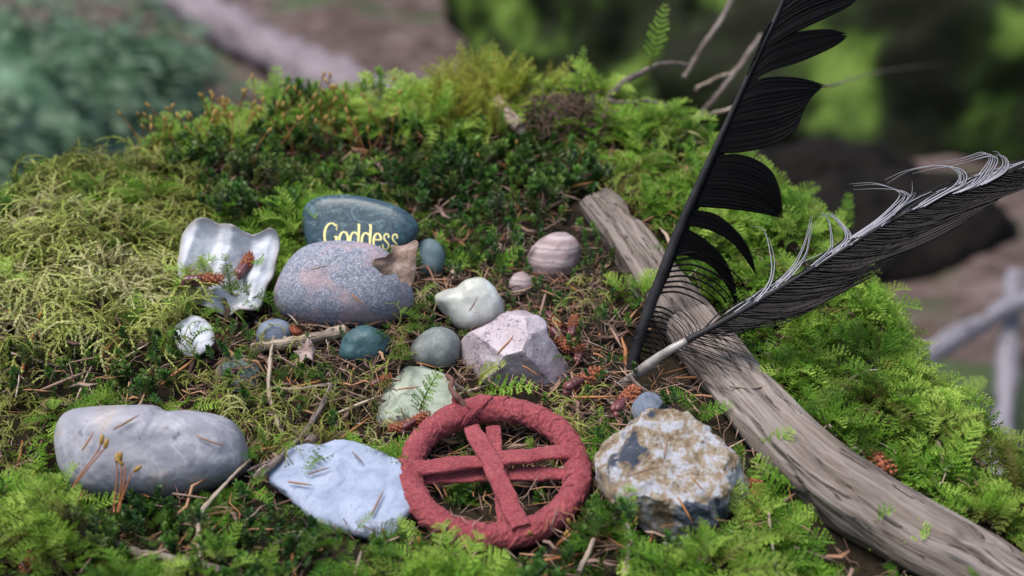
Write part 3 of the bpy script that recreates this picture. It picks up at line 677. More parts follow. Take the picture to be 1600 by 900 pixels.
def lobe(lower, upper, name='vane_lobe', nb=46, nv=26, curl=0.0, fp=F1, parent=f1, mat=BLACKF, off=0.0, ragged=0.09):
    lo = smooth_line(lower, nv); hi = smooth_line(upper, nv)
    U_ = np.linspace(0, 1, nb); P = np.zeros((nb, nv, 3)); uv = np.zeros((nb, nv, 3))
    for i, u_ in enumerate(U_):
        rg = 1 + ragged * (random.random() - 0.8)
        for j in range(nv):
            s = j / (nv - 1); q = lo[j] * (1 - u_) + hi[j] * u_
            if j == nv - 1: q = q + (q - (lo[j - 1] * (1 - u_) + hi[j - 1] * u_)) * (rg - 1) * 6
            P[i, j] = fp.p(q[0], q[1], off + curl * s * s + 0.05 * math.sin(u_ * nb * 1.9) * s * 0.4); uv[i, j] = (u_ * 4, s * 3, 0)
    VV, FF, UU = [], [], []; o_ = 0
    for i in range(nb):
        e = int(round((nv - 1) * random.uniform(1 - ragged * 1.2, 1.0))) + 1; path = P[i, :e] + fp.W * random.uniform(-.012, .012)
        nx_ = P[min(i + 1, nb - 1), :e]; pv = P[max(i - 1, 0), :e]; wd = np.linalg.norm(nx_ - pv, axis=1) / (2 if 0 < i < nb - 1 else 1) * random.uniform(1.15, 1.45) + .012
        wd[-2:] *= (.75, .3); v_, f_, u2 = barb_strip(path, wd, fp.W, .004); VV.append(v_); FF += [tuple(x + o_ for x in k) for k in f_]; o_ += len(v_); UU.append(u2 + V(i * .37, 0, 0))
    return obj(name, np.vstack(VV), FF, mat, parent, attrs={'uvw': np.vstack(UU)})
lobe([(1192, 80), (1230, 56), (1275, 34), (1318, 14), (1340, 0)], [(1240, -30), (1262, -50), (1290, -60), (1330, -50), (1352, -14)], curl=-.2)
lobe([(1168, 132), (1200, 112), (1250, 96), (1300, 74), (1324, 58)], [(1192, 84), (1212, 64), (1250, 50), (1295, 46), (1326, 53)], curl=-.3)
lobe([(1122, 238), (1160, 236), (1205, 226), (1240, 205), (1252, 180), (1256, 160)], [(1168, 136), (1190, 124), (1220, 121), (1250, 123), (1275, 129), (1290, 134)], curl=-.35, nv=30)
lobe([(1088, 322), (1120, 324), (1160, 328), (1195, 334), (1222, 342)], [(1122, 244), (1150, 242), (1180, 250), (1205, 268), (1219, 300), (1223, 340)], curl=-.5, nv=30)
lobe([(1072, 352), (1105, 358), (1140, 376), (1162, 400), (1180, 428)], [(1086, 328), (1120, 336), (1152, 362), (1172, 392), (1183, 432)], curl=-.5)
lobe([(1054, 398), (1085, 402), (1118, 422), (1142, 458), (1151, 492)], [(1070, 356), (1098, 372), (1130, 402), (1148, 444), (1153, 492)], curl=-.5)
lobe([(1178, 96), (1176, 104), (1170, 112), (1166, 118)], [(1205, 34), (1200, 40), (1196, 48), (1192, 56)], nb=20, nv=6, off=.06)
def edge_strip(t0, t1, w):                             # the narrow vane on the other side of the shaft
    k0, k1 = int(t0 * 89), int(t1 * 89); r = rpx[k0:k1 + 1]; d = unit(np.gradient(r, axis=0)); nrm = np.stack([d[:, 1], -d[:, 0]], -1)
    ww = w * np.sin(np.linspace(0.25, 2.9, len(r)))
    outer = r + nrm * ww[:, None] * (1 + 0.12 * rng.random((len(r), 1)))
    P = np.array([[F1.p(*(a * (1 - s) + b * s), off=0.02 - .1 * s) for s in np.linspace(0, 1, 5)] for a, b in zip(r, outer)])
    nb, nv = P.shape[:2]; f = grid_faces(nb, nv); m = nb * nv; Q = P - F1.W * 0.02
    uv = np.stack(np.meshgrid(np.linspace(0, 14, nb), np.linspace(0, 1, nv), indexing='ij') + [np.zeros((nb, nv))], -1)
    obj('narrow_vane', np.vstack([P.reshape(-1, 3), Q.reshape(-1, 3)]), f + [tuple(x + m for x in k[::-1]) for k in f], BLACKF, f1, attrs={'uvw': np.vstack([uv.reshape(-1, 3)] * 2)})
edge_strip(0.16, 1.0, -17)
for i in range(30):                                    # loose barbs low on the shaft
    s = i / 29.0; k = int(89 * (0.335 - 0.215 * s)); r0 = rpx[k]
    ln = 118 * (1 - s) ** 0.75 + 26; drop = 96 * (1 - s) + 24 + random.uniform(-8, 8)
    if 12 <= i <= 14: continue
    if i > 14: ln = 62 - 26 * abs(s - .68) * 2; drop = 64 * (1 - .4 * s)
    pts = [r0, r0 + V(ln * .38, -3 + 8 * s), r0 + V(ln * .78, drop * .30), r0 + V(ln, drop * (.8 + .2 * random.random()))]
    px = smooth_line(pts, 14); path = np.array([F1.p(x, y, -.4 * q * q + random.uniform(-.04, .04)) for (x, y), q in zip(px, np.linspace(0, 1, 14))])
    v, f, u = barb_strip(path, np.linspace(.11, .035, 14), F1.W); obj('barb', v, f, BLACKF if i % 3 else BROWNF, f1, attrs={'uvw': u})

f2 = empty('grey_feather', hit(1000, 598), 'ragged grey black feather with curled silvery barbs leaning across the driftwood', 'feather')
b2 = hit(985, 602) + V(0, 0, 0.3); F2 = FPlane(b2, R_(20), R_(-16)); F2.rise = 2.0
r2 = smooth_line([(966, 606), (1000, 580), (1045, 548), (1100, 518), (1160, 485), (1230, 443), (1310, 395), (1380, 352), (1450, 316), (1520, 288), (1600, 262), (1680, 236)], 110)
rp2 = np.array([F2.p(x, y) for x, y in r2]); t2 = np.linspace(0, 1, 110)
rw2 = np.interp(t2, [0, .12, .25, .6, 1], [0.22, 0.24, 0.15, 0.09, 0.05])
kq = 26
v, f, u = tube(rp2[:kq], rw2[:kq], 12, 0.05, 3); obj('quill', v, f, QUILL, f2)
v, f, u = tube(rp2[kq - 1:], rw2[kq - 1:], 10, 0.05, 4); obj('rachis', v, f, RACH, f2)
def fbarb(pts, w0, w1, mat, off=0.0, curl=0.0, n=16, name='barb'):
    px = smooth_line(pts, n); path = np.array([F2.p(x, y, off + curl * q * q) for (x, y), q in zip(px, np.linspace(0, 1, n))])
    v, f, u = barb_strip(path, np.linspace(w0, w1, n), F2.W); obj(name, v, f, mat, f2, attrs={'uvw': u})
lobe([(1150, 510), (1210, 498), (1262, 484), (1318, 456), (1358, 436)], [(1160, 487), (1230, 445), (1290, 412), (1340, 392), (1372, 384)], 'vane_lobe', 60, 30, -.1, F2, f2, BROWNF, -.03, .16)
lobe([(1300, 440), (1370, 408), (1440, 382), (1500, 352), (1560, 318)], [(1300, 402), (1380, 354), (1450, 320), (1520, 292), (1600, 268)], 'vane_lobe', 40, 30, -.1, F2, f2, BROWNF, -.04, .2)
lobe([(1460, 345), (1520, 324), (1580, 302), (1640, 280), (1700, 262)], [(1450, 318), (1520, 290), (1590, 268), (1650, 250), (1720, 232)], 'vane_lobe', 30, 24, -.1, F2, f2, BROWNF, -.04, .06)
for i in range(170):                                   # lower vane: dark barbs swept towards the tip
    s = i / 169.0; k = int(109 * (0.27 + 0.70 * s)); r0 = r2[k]; d = unit(r2[min(k + 1, 109)] - r2[max(k - 1, 0)])
    ln = np.interp(s, [0, .15, .4, .7, 1], [90, 175, 170, 130, 80]) * random.uniform(.82, 1.08); nrm = V(-d[1], d[0])
    nd = np.interp(s, [0, .12, .35, .7, 1], [30, 58, 56, 34, 22]) * random.uniform(.85, 1.1)
    pts = [r0, r0 + d * ln * .3 + nrm * nd * .55, r0 + d * ln * .65 + nrm * nd * .9, r0 + d * ln + nrm * nd * random.uniform(.85, 1.0)]
    fbarb(pts, .10, .02, BROWNF if i % 4 else BLACKF, random.uniform(-.05, .03), -.15, 12)
for i in range(70):                                    # upper vane: lies along the shaft, dark with silvery edges
    s = i / 69.0; k = int(109 * (0.26 + 0.72 * s)); r0 = r2[k]; d = unit(r2[min(k + 1, 109)] - r2[max(k - 1, 0)]); nrm = V(d[1], -d[0])
    ln = random.uniform(70, 115); nd = random.uniform(3, 17) * (1 - .3 * s)
    fbarb([r0, r0 + d * ln * .35 + nrm * nd * .8, r0 + d * ln * .7 + nrm * nd, r0 + d * ln + nrm * nd * .75], .09, .03, WHITEF if i % 3 == 0 else BROWNF, random.uniform(.0, .08), .05, 10)
for i in range(22):                                    # downy barbs near the quill, below and above
    s = i / 21.0; k = int(109 * (0.19 + 0.09 * s)); r0 = r2[k]
    L = random.uniform(60, 125); fbarb([r0, r0 + V(L * .4, 6 + 10 * (1 - s)), r0 + V(L * .8, 18 + 16 * (1 - s)), r0 + V(L, 34 + 22 * (1 - s) * random.random())], .05, .015, BROWNF, random.uniform(-.1, .1), -.2, 10)
    k = int(109 * (0.15 + 0.12 * s)); r0 = r2[k]
    L = random.uniform(45, 75); fbarb([r0, r0 + V(-L * .1, -L * .30), r0 + V(-L * .5, -L * .55 - 6 * s), r0 + V(-L, -L * .45)], .045, .012, BROWNF, random.uniform(-.1, .1), -.2, 10)
curls = [([(1180, 472), (1200, 448), (1208, 425), (1206, 400), (1200, 372), (1190, 358), (1172, 354)], 2),
         ([(1210, 450), (1240, 420), (1256, 395), (1264, 365), (1269, 340)], 4),
         ([(1270, 415), (1296, 392), (1300, 372), (1295, 345), (1285, 332)], 2),
         ([(1300, 395), (1325, 372), (1316, 352), (1300, 338), (1280, 338)], 3),
         ([(1318, 385), (1326, 370), (1312, 350), (1298, 332)], 2),
         ([(1335, 372), (1375, 345), (1402, 322), (1414, 306), (1402, 296), (1370, 290), (1332, 291)], 5),
         ([(1370, 350), (1400, 330), (1420, 312), (1427, 300), (1427, 286)], 3),
         ([(1435, 325), (1470, 305), (1498, 290), (1504, 274), (1490, 262), (1460, 261), (1420, 268), (1386, 286)], 4),
         ([(1500, 300), (1525, 288), (1542, 268), (1552, 248), (1540, 241), (1505, 250), (1466, 257)], 5),
         ([(1530, 290), (1560, 272), (1572, 256), (1566, 243), (1552, 241)], 4)]
for pts, m in curls:
    for j in range(m):
        o = (j - (m - 1) / 2) * 2.6; g = np.asarray(pts, float); g = g + np.stack([np.linspace(o * 2.2, o * .6, len(g)), np.linspace(-o * .6, o * .9, len(g))], -1)
        if j: g = g[:max(4, len(g) - random.choice((0, 0, 1, 2)))]
        fbarb(g + np.array([[random.uniform(-2.2, 2.2), random.uniform(-2.2, 2.2)] for _ in g]) * np.linspace(.2, 1, len(g))[:, None], random.uniform(.065, .11), .015, WHITEF, random.uniform(.05, .14), .5 * random.random(), 22, 'curled_barb')
#@@PART2
# ================================================================== MOSS (nobody could count it: stuff)
def arch_path(n, L, e0, e1):
    e = np.radians(np.linspace(e0, e1, n)); st = L / (n - 1)
    return np.concatenate([[[0, 0, 0]], np.cumsum(np.stack([np.cos(e[:-1]) * st, 0 * e[:-1], np.sin(e[:-1]) * st], -1), 0)])
class Tri:
    def __init__(s): s.v = []; s.age = []
    def t(s, a, b, c, age=0.0): s.v += [a, b, c]; s.age += [age] * 3
    def done(s): return np.array(s.v), np.array(s.age)
def frond(r, e0=65, e1=-25, L=1.0, W=0.34, nb=14, nl=4, droop=0.25, old=0.5):
    k = Tri(); m = 24; p = arch_path(m, L, e0, e1); T = unit(np.gradient(p, axis=0)); up = np.cross(T, V(0, 1, 0)) * -1
    for i in range(1, nb + 1):
        s = 0.10 + 0.88 * i / nb; j = min(int(s * (m - 1)), m - 1); o = p[j]; ln = W * (1 - s) ** 0.55 * (0.45 + 0.55 * min(1, s / 0.28)) + 0.03
        for sd in (-1, 1):
            l = ln * r.uniform(.8, 1.12); d = unit(T[j] * r.uniform(.55, .9) + V(0, sd, 0) * 0.9 + up[j] * r.uniform(-.05, .25)); pr = o
            q = [o]
            for x in range(1, nl + 1):
                dd_ = unit(d - up[j] * droop * x / nl * 1.3); q.append(q[-1] + dd_ * l / nl)
            wv = unit(np.cross(d, up[j]))
            for x in range(nl):
                ww = l * 0.10 * (1 - 0.55 * x / nl) + 0.012
                for s2 in (-1, 1):
                    tip = q[x + 1] * 0.75 + q[x] * .25 + (q[x + 1] - q[x]) * 0.7 + wv * s2 * ww + up[j] * r.uniform(-.01, .035)
                    k.t(q[x], q[x + 1], tip, max(0, old * (0.35 - s)) if s < .35 else -.32 * (s - .3) - .14 * x / nl)
    for x in range(0, m - 2, 2):
        w_ = 0.028 * (1 - x / m) + .008; k.t(p[x] + V(0, w_, 0), p[x] - V(0, w_, 0), p[x + 2], max(0, .9 - x / m * 1.5)); k.t(p[x] + up[x] * w_, p[x] - up[x] * w_, p[x + 2], max(0, .9 - x / m * 1.5))
    return k.done()
def rosette(r, H=1.0, nl=18, lw=0.13, ll=0.36):
    k = Tri(); a = r.uniform(0, 6)
    for i in range(nl):
        s = 0.15 + 0.85 * i / (nl - 1); a += 2.4 + r.uniform(-.2, .2); o = V(0.06 * math.sin(s * 3), 0, H * s)
        el = math.radians(np.interp(s, [0, .6, 1], [15, 35, 68]) + r.uniform(-12, 12)); l = ll * np.interp(s, [0, .5, .85, 1], [.55, .95, 1.05, .75]) * r.uniform(.8, 1.15)
        hd = V(math.cos(a), math.sin(a), 0); d = hd * math.cos(el) + V(0, 0, math.sin(el)); sd = V(-math.sin(a), math.cos(a), 0); nn = np.cross(d, sd)
        w_ = lw * l / ll; mid = o + d * l * .5; tip = o + d * l - nn * l * .06
        L_, R2 = mid + sd * w_ - nn * -.03 , mid - sd * w_ - nn * -.03
        k.t(o, L_, mid, .4 * (1 - s) ** 2); k.t(o, mid, R2, .4 * (1 - s) ** 2); k.t(L_, tip, mid, -.3 * s ** 2); k.t(mid, tip, R2, -.3 * s ** 2)
    k.t(V(.02, 0, 0), V(-.02, 0, 0), V(0, 0, H), .6); k.t(V(0, .02, 0), V(0, -.02, 0), V(0, 0, H), .6)
    return k.done()
def strand(r, L=1.0, n=16):
    k = Tri(); e = math.radians(r.uniform(35, 80)); az = r.uniform(-.6, .6); p = V(0, 0, 0); pts = [p]; wob = r.uniform(-.35, .35)
    for i in range(n):
        e -= math.radians(r.uniform(4, 17)); az += wob * .5 + r.uniform(-.22, .22)
        p = p + V(math.cos(e) * math.cos(az), math.cos(e) * math.sin(az), math.sin(e)) * L / n; pts.append(p)
    def run(pts, w0):
        for i in range(len(pts) - 1):
            d = unit(pts[i + 1] - pts[i]); s1 = unit(np.cross(d, V(.2, .1, 1))); s2 = np.cross(d, s1); w_ = w0 * (1 - .6 * i / len(pts))
            ag = max(0, .5 - i / len(pts))
            for sv in (s1, -s1, s2):
                k.t(pts[i], pts[i + 1], pts[i] * .3 + pts[i + 1] * .7 + d * L / n * .55 + sv * w_ * r.uniform(.7, 1.3), ag)
    run(pts, .030)
    for b in range(4):
        j = r.randint(2, n - 3); d = unit(pts[j + 1] - pts[j]); sd = unit(np.cross(d, V(0, 0, 1))) * r.choice((-1, 1)); q = [pts[j]]
        for x in range(4): q.append(q[-1] + unit(d * .7 + sd * .8 + V(0, 0, .1 - .12 * x)) * L * .055)
        run(q, .026)
    return k.done()
R0 = random.Random(5)
TPL = {
    'feather': [frond(R0, R0.uniform(45, 75), R0.uniform(-45, -5), nb=R0.choice((11, 12, 13)), nl=3, W=R0.uniform(.22, .34), droop=R0.uniform(.3, 1.1)) for _ in range(12)],
    'far': [frond(R0, R0.uniform(45, 75), R0.uniform(-45, -5), nb=5, nl=2, W=.36) for _ in range(4)],
    'upright': [frond(R0, R0.uniform(75, 95), R0.uniform(35, 60), nb=11, W=R0.uniform(.18, .27), droop=.05, nl=4, old=1.0) for _ in range(6)],
    'dark': [rosette(R0, R0.uniform(.8, 1.1), R0.choice((15, 18, 21)), R0.uniform(.09, .14), R0.uniform(.30, .42)) for _ in range(9)],
    'string': [strand(R0) for _ in range(14)],
}
MOSS = {
    'feather': leafy('feather_moss_leaf', [(0.05, (0.028, 0.085, 0.007)), (0.35, (0.072, 0.195, 0.013)), (0.65, (0.185, 0.37, 0.032)), (0.95, (0.45, 0.60, 0.11))], 0.4),
    'far': None,
    'upright': leafy('upright_moss_leaf', [(0.05, (0.12, 0.17, 0.015)), (0.5, (0.27, 0.34, 0.03)), (0.95, (0.45, 0.48, 0.09))], 0.45, brown=(0.22, 0.10, 0.03)),
    'dark': leafy('dark_leafy_moss_leaf', [(0.05, (0.016, 0.050, 0.010)), (0.5, (0.050, 0.135, 0.020)), (0.95, (0.16, 0.29, 0.04))], 0.3, 0.42, 0.4),
    'string': leafy('stringy_moss_leaf', [(0.05, (0.11, 0.155, 0.018)), (0.4, (0.28, 0.35, 0.05)), (0.7, (0.45, 0.51, 0.12)), (0.95, (0.58, 0.55, 0.28))], 0.35, brown=(0.14, 0.10, 0.04)),
}
MOSS['far'] = MOSS['feather']
# where each kind grows, drawn over the mound's surface: first match wins; (outline, kinds with weights, density, size, tint)
AREAS = [
    ([(880, 470), (990, 470), (1110, 560), (1150, 680), (930, 690), (900, 780), (940, 800), (925, 700)], {'dark': 2, 'feather': .5}, .22, .7, .4),
    ([(0, 770), (110, 780), (120, 900), (0, 900)], {'feather': 1}, 1.2, 1.0, .65),
    ([(640, 800), (820, 790), (830, 930), (620, 930)], {'feather': 1}, 1.3, 1.15, .75),
    ([(960, 780), (1330, 650), (1420, 940), (940, 940)], {'feather': 5, 'dark': 1}, 1.0, 1.1, .55),
    ([(-50, 770), (980, 780), (980, 950), (-50, 950)], {'dark': 4, 'feather': 2}, 1.0, .8, .40),
    ([(20, 420), (260, 400), (280, 540), (40, 545)], {'string': 1}, 1.2, 1.05, .88),
    ([(-60, 215), (200, 200), (320, 300), (300, 470), (270, 540), (100, 545), (-60, 500)], {'string': 9, 'feather': 1.2, 'dark': .6}, 1.25, 1.0, .62),
    ([(-60, 500), (100, 545), (270, 540), (420, 560), (420, 640), (80, 640), (60, 780), (-60, 780)], {'dark': 3, 'string': 3, 'feather': .5}, .8, .75, .40),
    ([(300, 470), (640, 430), (960, 440), (980, 640), (930, 780), (640, 700), (400, 760), (300, 640)], {'dark': 1.4, 'string': 2.2, 'feather': 1.2}, .62, .6, .5),
    ([(560, 330), (960, 330), (1000, 560), (900, 600), (640, 430)], {'dark': 3, 'feather': 1}, .42, .8, .45),
    ([(690, 80), (860, 80), (860, 200), (690, 205)], {'upright': 3, 'feather': 1}, 1.0, 1.1, .75),
    ([(180, 150), (420, 130), (620, 120), (620, 205), (300, 235), (200, 260)], {'dark': 1.0, 'feather': 2.2}, 1.0, 1.0, .85),
    ([(600, 90), (1080, 90), (1120, 210), (860, 215), (600, 200)], {'feather': 1}, 1.1, 1.1, .88),
    ([(200, 210), (860, 200), (960, 300), (960, 340), (480, 320), (300, 370), (300, 300)], {'dark': 9, 'feather': .8, 'string': .6}, .9, 1.05, .45),
    ([(850, 195), (1080, 195), (1120, 290), (1010, 320), (930, 300)], {'feather': 3, 'string': 2, 'dark': 1}, 1.0, .9, .65),
    ([(1000, 280), (1700, 280), (1700, 950), (1580, 900), (1300, 650)], {'feather': 8, 'dark': 1.5}, .95, 1.0, .66),
]
def stand_frames(x, y, heading, tilt_v):
    n = unit(ground_n(x, y) * .5 + V(0, 0, .5) + np.concatenate([tilt_v, np.zeros((len(x), 1))], 1))
    h = np.stack([np.cos(heading), np.sin(heading), 0 * heading], -1); h = unit(h - n * (h * n).sum(1, keepdims=True))
    return n, h, np.cross(n, h)
# clumps give the mat its cushions
cl = []
for cx_ in np.arange(-42, 42, 2.3):
    for cy_ in np.arange(-14, 44, 2.3): cl.append((cx_ + rng.uniform(-1.1, 1.1), cy_ + rng.uniform(-1.1, 1.1), rng.uniform(.3, 2.4), rng.random()))
cl = np.array(cl)
NP_ = 90000
X = rng.uniform(-42, 42, NP_); Y = rng.uniform(-14, 44, NP_)
near = np.empty(NP_, int)
for a in range(0, NP_, 4000): near[a:a + 4000] = np.argmin((X[a:a + 4000, None] - cl[None, :, 0]) ** 2 + (Y[a:a + 4000, None] - cl[None, :, 1]) ** 2, axis=1)
ox, oy = X - cl[near, 0], Y - cl[near, 1]; rr = np.hypot(ox, oy) / 1.7
Zb = ground_z(X, Y) + cl[near, 2] * np.clip(1 - rr ** 2, 0, 1) * .8
P0 = np.stack([X, Y, Zb], -1); qx, qy, qz = project(P0); cqx, cqy, _ = project(np.stack([cl[:, 0], cl[:, 1], ground_z(cl[:, 0], cl[:, 1])], -1))
sd_ = poly_dist(X, Y, edge); ins_ = in_poly(X, Y, edge); sdv = np.where(ins_, -sd_, sd_)
kind = np.full(NP_, '', dtype=object); dens = np.zeros(NP_); size = np.ones(NP_); tin = np.full(NP_, .5)
jx = qx + rng.normal(0, 9, NP_); jy = qy + rng.normal(0, 7, NP_); done = np.zeros(NP_, bool)
for poly, kinds, de, sz, ti in AREAS:
    m = in_poly(jx, jy, poly) & ~done & (sdv < 1.5); done |= m
    names = list(kinds); wts = np.cumsum([kinds[q] for q in names]) / sum(kinds.values())
    pick = np.searchsorted(wts, np.clip(cl[near, 3] * .75 + rng.random(NP_) * .25, 0, .999))
    for i_, nm in enumerate(names): kind[m & (pick == i_)] = nm
    dens[m] = de; size[m] = sz; tin[m] = ti
rest = ~done & (sdv < 12); kind[rest] = np.where(sdv[rest] > 1.0, 'far', 'feather'); dens[rest] = np.where(sdv[rest] > 1.5, .6, .9); tin[rest] = .55
kind[(kind == 'feather') & ((qx < -60) | (qx > 1660) | (qy > 960))] = 'far'
ctint = rng.normal(0, .24, len(cl)); cage = np.clip(rng.normal(-.15, .3, len(cl)), 0, .75); tin = tin + ctint[near]
# keep the stones, the ring and the driftwood free
ok = np.ones(NP_, bool)
for fx_, fy_, rx_, ry_ in FOOT: ok &= ((X - fx_) / rx_) ** 2 + ((Y - fy_) / ry_) ** 2 > 1
dd2 = np.min((X[:, None] - DWP[None, ::4, 0]) ** 2 + (Y[:, None] - DWP[None, ::4, 1]) ** 2, 1); ok &= dd2 > 1.45 ** 2
jn = np.argmin((X[:, None] - DWP[None, ::4, 0]) ** 2 + (Y[:, None] - DWP[None, ::4, 1]) ** 2, 1)
ok &= ~((dd2 < 3.1 ** 2) & ((X - DWP[::4][jn, 0]) < (Y - DWP[::4][jn, 1])*-.2) & (qy > 520) & (rng.random(NP_) < .9))
DEN = {'feather': 10.5, 'far': 2.3, 'upright': 7.5, 'dark': 7.0, 'string': 14.0}
CAND = NP_ / (84 * 58)
HGT = {'feather': 0.8, 'far': .8, 'upright': 1.2, 'dark': .95, 'string': 0.8}; SIZE = {'feather': (.9, 2.15), 'far': (1.6, 2.4), 'upright': (1.5, 2.8), 'dark': (.6, 1.35), 'string': (1.5, 3.8)}
keep = {}
u_ = rng.random(NP_)
ring_poly = [project(RC + (RAD + TUBE * 1.1) * (math.cos(a) * rU + math.sin(a) * rV))[:2] for a in np.linspace(0, 2 * math.pi, 40, endpoint=False)]
for nm in DEN:
    m = (kind == nm) & ok & (u_ < dens * DEN[nm] / CAND)
    i = np.nonzero(m)[0]
    sc = rng.uniform(*SIZE[nm], len(i)) * size[i] * np.where(rng.random(len(i)) < .06, 1.25, 1.0)
    if nm == 'feather': sc *= np.clip(1.05 - 0.0 * qy[i], .6, 1.2)
    head = np.arctan2(oy[i], ox[i]) + rng.normal(0, .7, len(i)); tilt = np.stack([ox[i], oy[i]], -1) * .22 * np.clip(rr[i], 0, 1)[:, None]
    n, h, b = stand_frames(X[i], Y[i], head, tilt + rng.normal(0, .28, (len(i), 2)))
    # shoots that would stand in front of a stone are thinned out and shortened
    bad = np.zeros(len(i), bool); inring = bad.copy()
    for fh in (.35, .7, 1.0):
        tp = P0[i] + n * (sc * HGT[nm] * fh)[:, None] + h * (sc * (.35 if nm != 'dark' else 0) * fh)[:, None]
        tx, ty, tz = project(tp)
        for poly, zc in STONE_PX:
            poly = np.asarray(poly); c = poly.mean(0); small = c + (poly - c) * np.array([.92, .86]) - np.array([0, 5])
            bad |= in_poly(tx, ty, small) & (tz < zc + .6)
        up_ring = ((tp - RC) @ rN) > -.15
        inring = inring | in_poly(tx, ty, ring_poly)
        bad |= (in_poly(tx, ty, ring_poly) & up_ring) | (in_poly(tx, ty - 8, ring_poly) & (tz < RZ + 1))
    lucky = rng.random(len(i)) < .03
    g = ~bad | (lucky & ~inring)
    keep[nm] = (i[g], sc[g], n[g], h[g], b[g])
def build_stuff(name, nm, label, extra=None):
    i, sc, n, h, b = keep[nm]; V_, A_, Tn = [], [], []
    tp = TPL[nm]; pick = rng.integers(0, len(tp), len(i))
    for q in range(len(tp)):
        v, ag = tp[q]; s = np.nonzero(pick == q)[0]
        if not len(s): continue
        vv = v[None] * sc[s, None, None]
        W_ = P0[i[s]][:, None] + vv[..., 0:1] * h[s][:, None] + vv[..., 1:2] * b[s][:, None] + vv[..., 2:3] * n[s][:, None]
        W_ = W_ - n[s][:, None] * .12
        V_.append(W_.reshape(-1, 3)); old = rng.random(len(s)) ** 3 * .7 + cage[near[i[s]]]
        A_.append(np.clip(np.maximum(ag[None], 0) + old[:, None] * .8, 0, .9).ravel()); Tn.append(np.clip(tin[i[s]][:, None] - .1 + rng.normal(0, .16, len(s))[:, None] - np.minimum(ag, 0)[None], 0, 1).ravel())
    V_ = np.concatenate(V_); A_ = np.concatenate(A_); Tn = np.concatenate(Tn)
    f = np.arange(len(V_)).reshape(-1, 3)
    o = obj(name, V_, f, MOSS[nm], smooth=False, attrs={'tint': Tn, 'age': A_}, origin=V(0, 10, 0))
    tag(o, label, 'moss', kind='stuff'); print(name, len(i), len(f))
build_stuff('feather_moss', 'feather', 'bright green feathery moss fronds covering the mound')
build_stuff('feather_moss', 'far', 'green feathery moss on the back and sides of the mound')
build_stuff('upright_moss', 'upright', 'yellow green upright moss sprigs along the crest of the mound')
build_stuff('leafy_moss', 'dark', 'dark green small leaved moss growing between the stones')
build_stuff('stringy_moss', 'string', 'olive yellow tangled stringy moss on the hump beside the oyster shell')

# ================================================================== LITTER
NEED = M('brown_needle', 0.65, 0.3)
NEED.color(NEED.ramp(NEED.n('ShaderNodeAttribute', attribute_name='tint').outputs['Fac'], [(0.0, (0.06, 0.033, 0.025)), (0.35, (0.17, 0.095, 0.07)), (0.6, (0.28, 0.185, 0.14)), (0.8, (0.36, 0.15, 0.05)), (1.0, (0.45, 0.36, 0.29))])); NEED = NEED.m
def needle_tpl(r, bend=.15, w=.035, flat=.5):
    p = np.array([(t - .5, bend * (1 - (2 * t - 1) ** 2) * r.uniform(-1, 1), bend * .6 * (1 - (2 * t - 1) ** 2) * r.uniform(-.2, 1)) for t in np.linspace(0, 1, 4)])
    ww = np.array([.7, 1, .9, .25]) * w
    a = np.radians([90, 210, 330]); P = p[:, None] + ww[:, None, None] * np.stack([0 * a, np.cos(a), flat * np.sin(a)], -1)[None]
    f = []
    for x in range(3):
        for q in range(3): A, B, C_, D_ = x * 3 + q, (x + 1) * 3 + q, (x + 1) * 3 + (q + 1) % 3, x * 3 + (q + 1) % 3; f += [(A, B, C_), (A, C_, D_)]
    f += [(0, 1, 2), (9, 11, 10)]
    return P.reshape(-1, 3), np.array(f)
NT = [needle_tpl(R0, R0.uniform(0, .2), .026) for _ in range(14)] + [needle_tpl(R0, .05, .05, .3) for _ in range(4)] + [needle_tpl(R0, .12, .12, .15) for _ in range(1)]
LIT = [(300, 470), (440, 380), (640, 400), (800, 420), (960, 440), (1010, 600), (930, 800), (640, 720), (400, 760), (280, 640)]
LX = rng.uniform(-24, 24, 42000); LY = rng.uniform(-10, 30, 42000); LP = np.stack([LX, LY, ground_z(LX, LY)], -1); lqx, lqy, _ = project(LP)
wgt = np.where(in_poly(lqx + rng.normal(0, 14, 42000), lqy + rng.normal(0, 10, 42000), LIT), .5, np.where((lqy < 340) & (lqx < 960), .42, .22)); wgt[(lqx < 320) & (lqy < 470)] = .05; wgt[lqx > 1000] = .14; moss_l = ~in_poly(lqx, lqy, LIT)
for fx_, fy_, rx_, ry_ in FOOT: wgt[((LX - fx_) / rx_) ** 2 + ((LY - fy_) / ry_) ** 2 < .8] = 0
sel = np.nonzero((rng.random(42000) < wgt) & (np.min((LX[:, None] - DWP[None, ::4, 0]) ** 2 + (LY[:, None] - DWP[None, ::4, 1]) ** 2, 1) > 1.6))[0]
VV, FF, TT = [], [], []; off = 0
for q in sel:
    v, f = NT[rng.integers(0, len(NT))]; s = rng.uniform(.4, 1.9) ; az = rng.uniform(0, 6.3); el = rng.normal(0, .3)
    if f is None: continue
    n = ground_n(LX[q:q + 1], LY[q:q + 1])[0]; d = V(math.cos(az), math.sin(az), 0); d = unit(d - n * (d @ n) + n * math.tan(max(-.7, min(.7, el)))); b = unit(np.cross(n, d)); n2 = np.cross(d, b)
    vv = v * V(s, .6 + .4 * s, .8); W_ = LP[q] + n * rng.uniform(.05, 1.1 if moss_l[q] else .5) + vv[:, :1] * d + vv[:, 1:2] * b + vv[:, 2:] * n2
    VV.append(W_); FF.append(f + off); off += len(v); TT.append(np.full(len(v), rng.random()))
o = obj('needle_litter', np.concatenate(VV), np.concatenate(FF), NEED, attrs={'tint': np.concatenate(TT)}, smooth=False, origin=V(0, 10, 0)); tag(o, 'fine brown needle and bark litter between the stones', 'litter', kind='stuff')

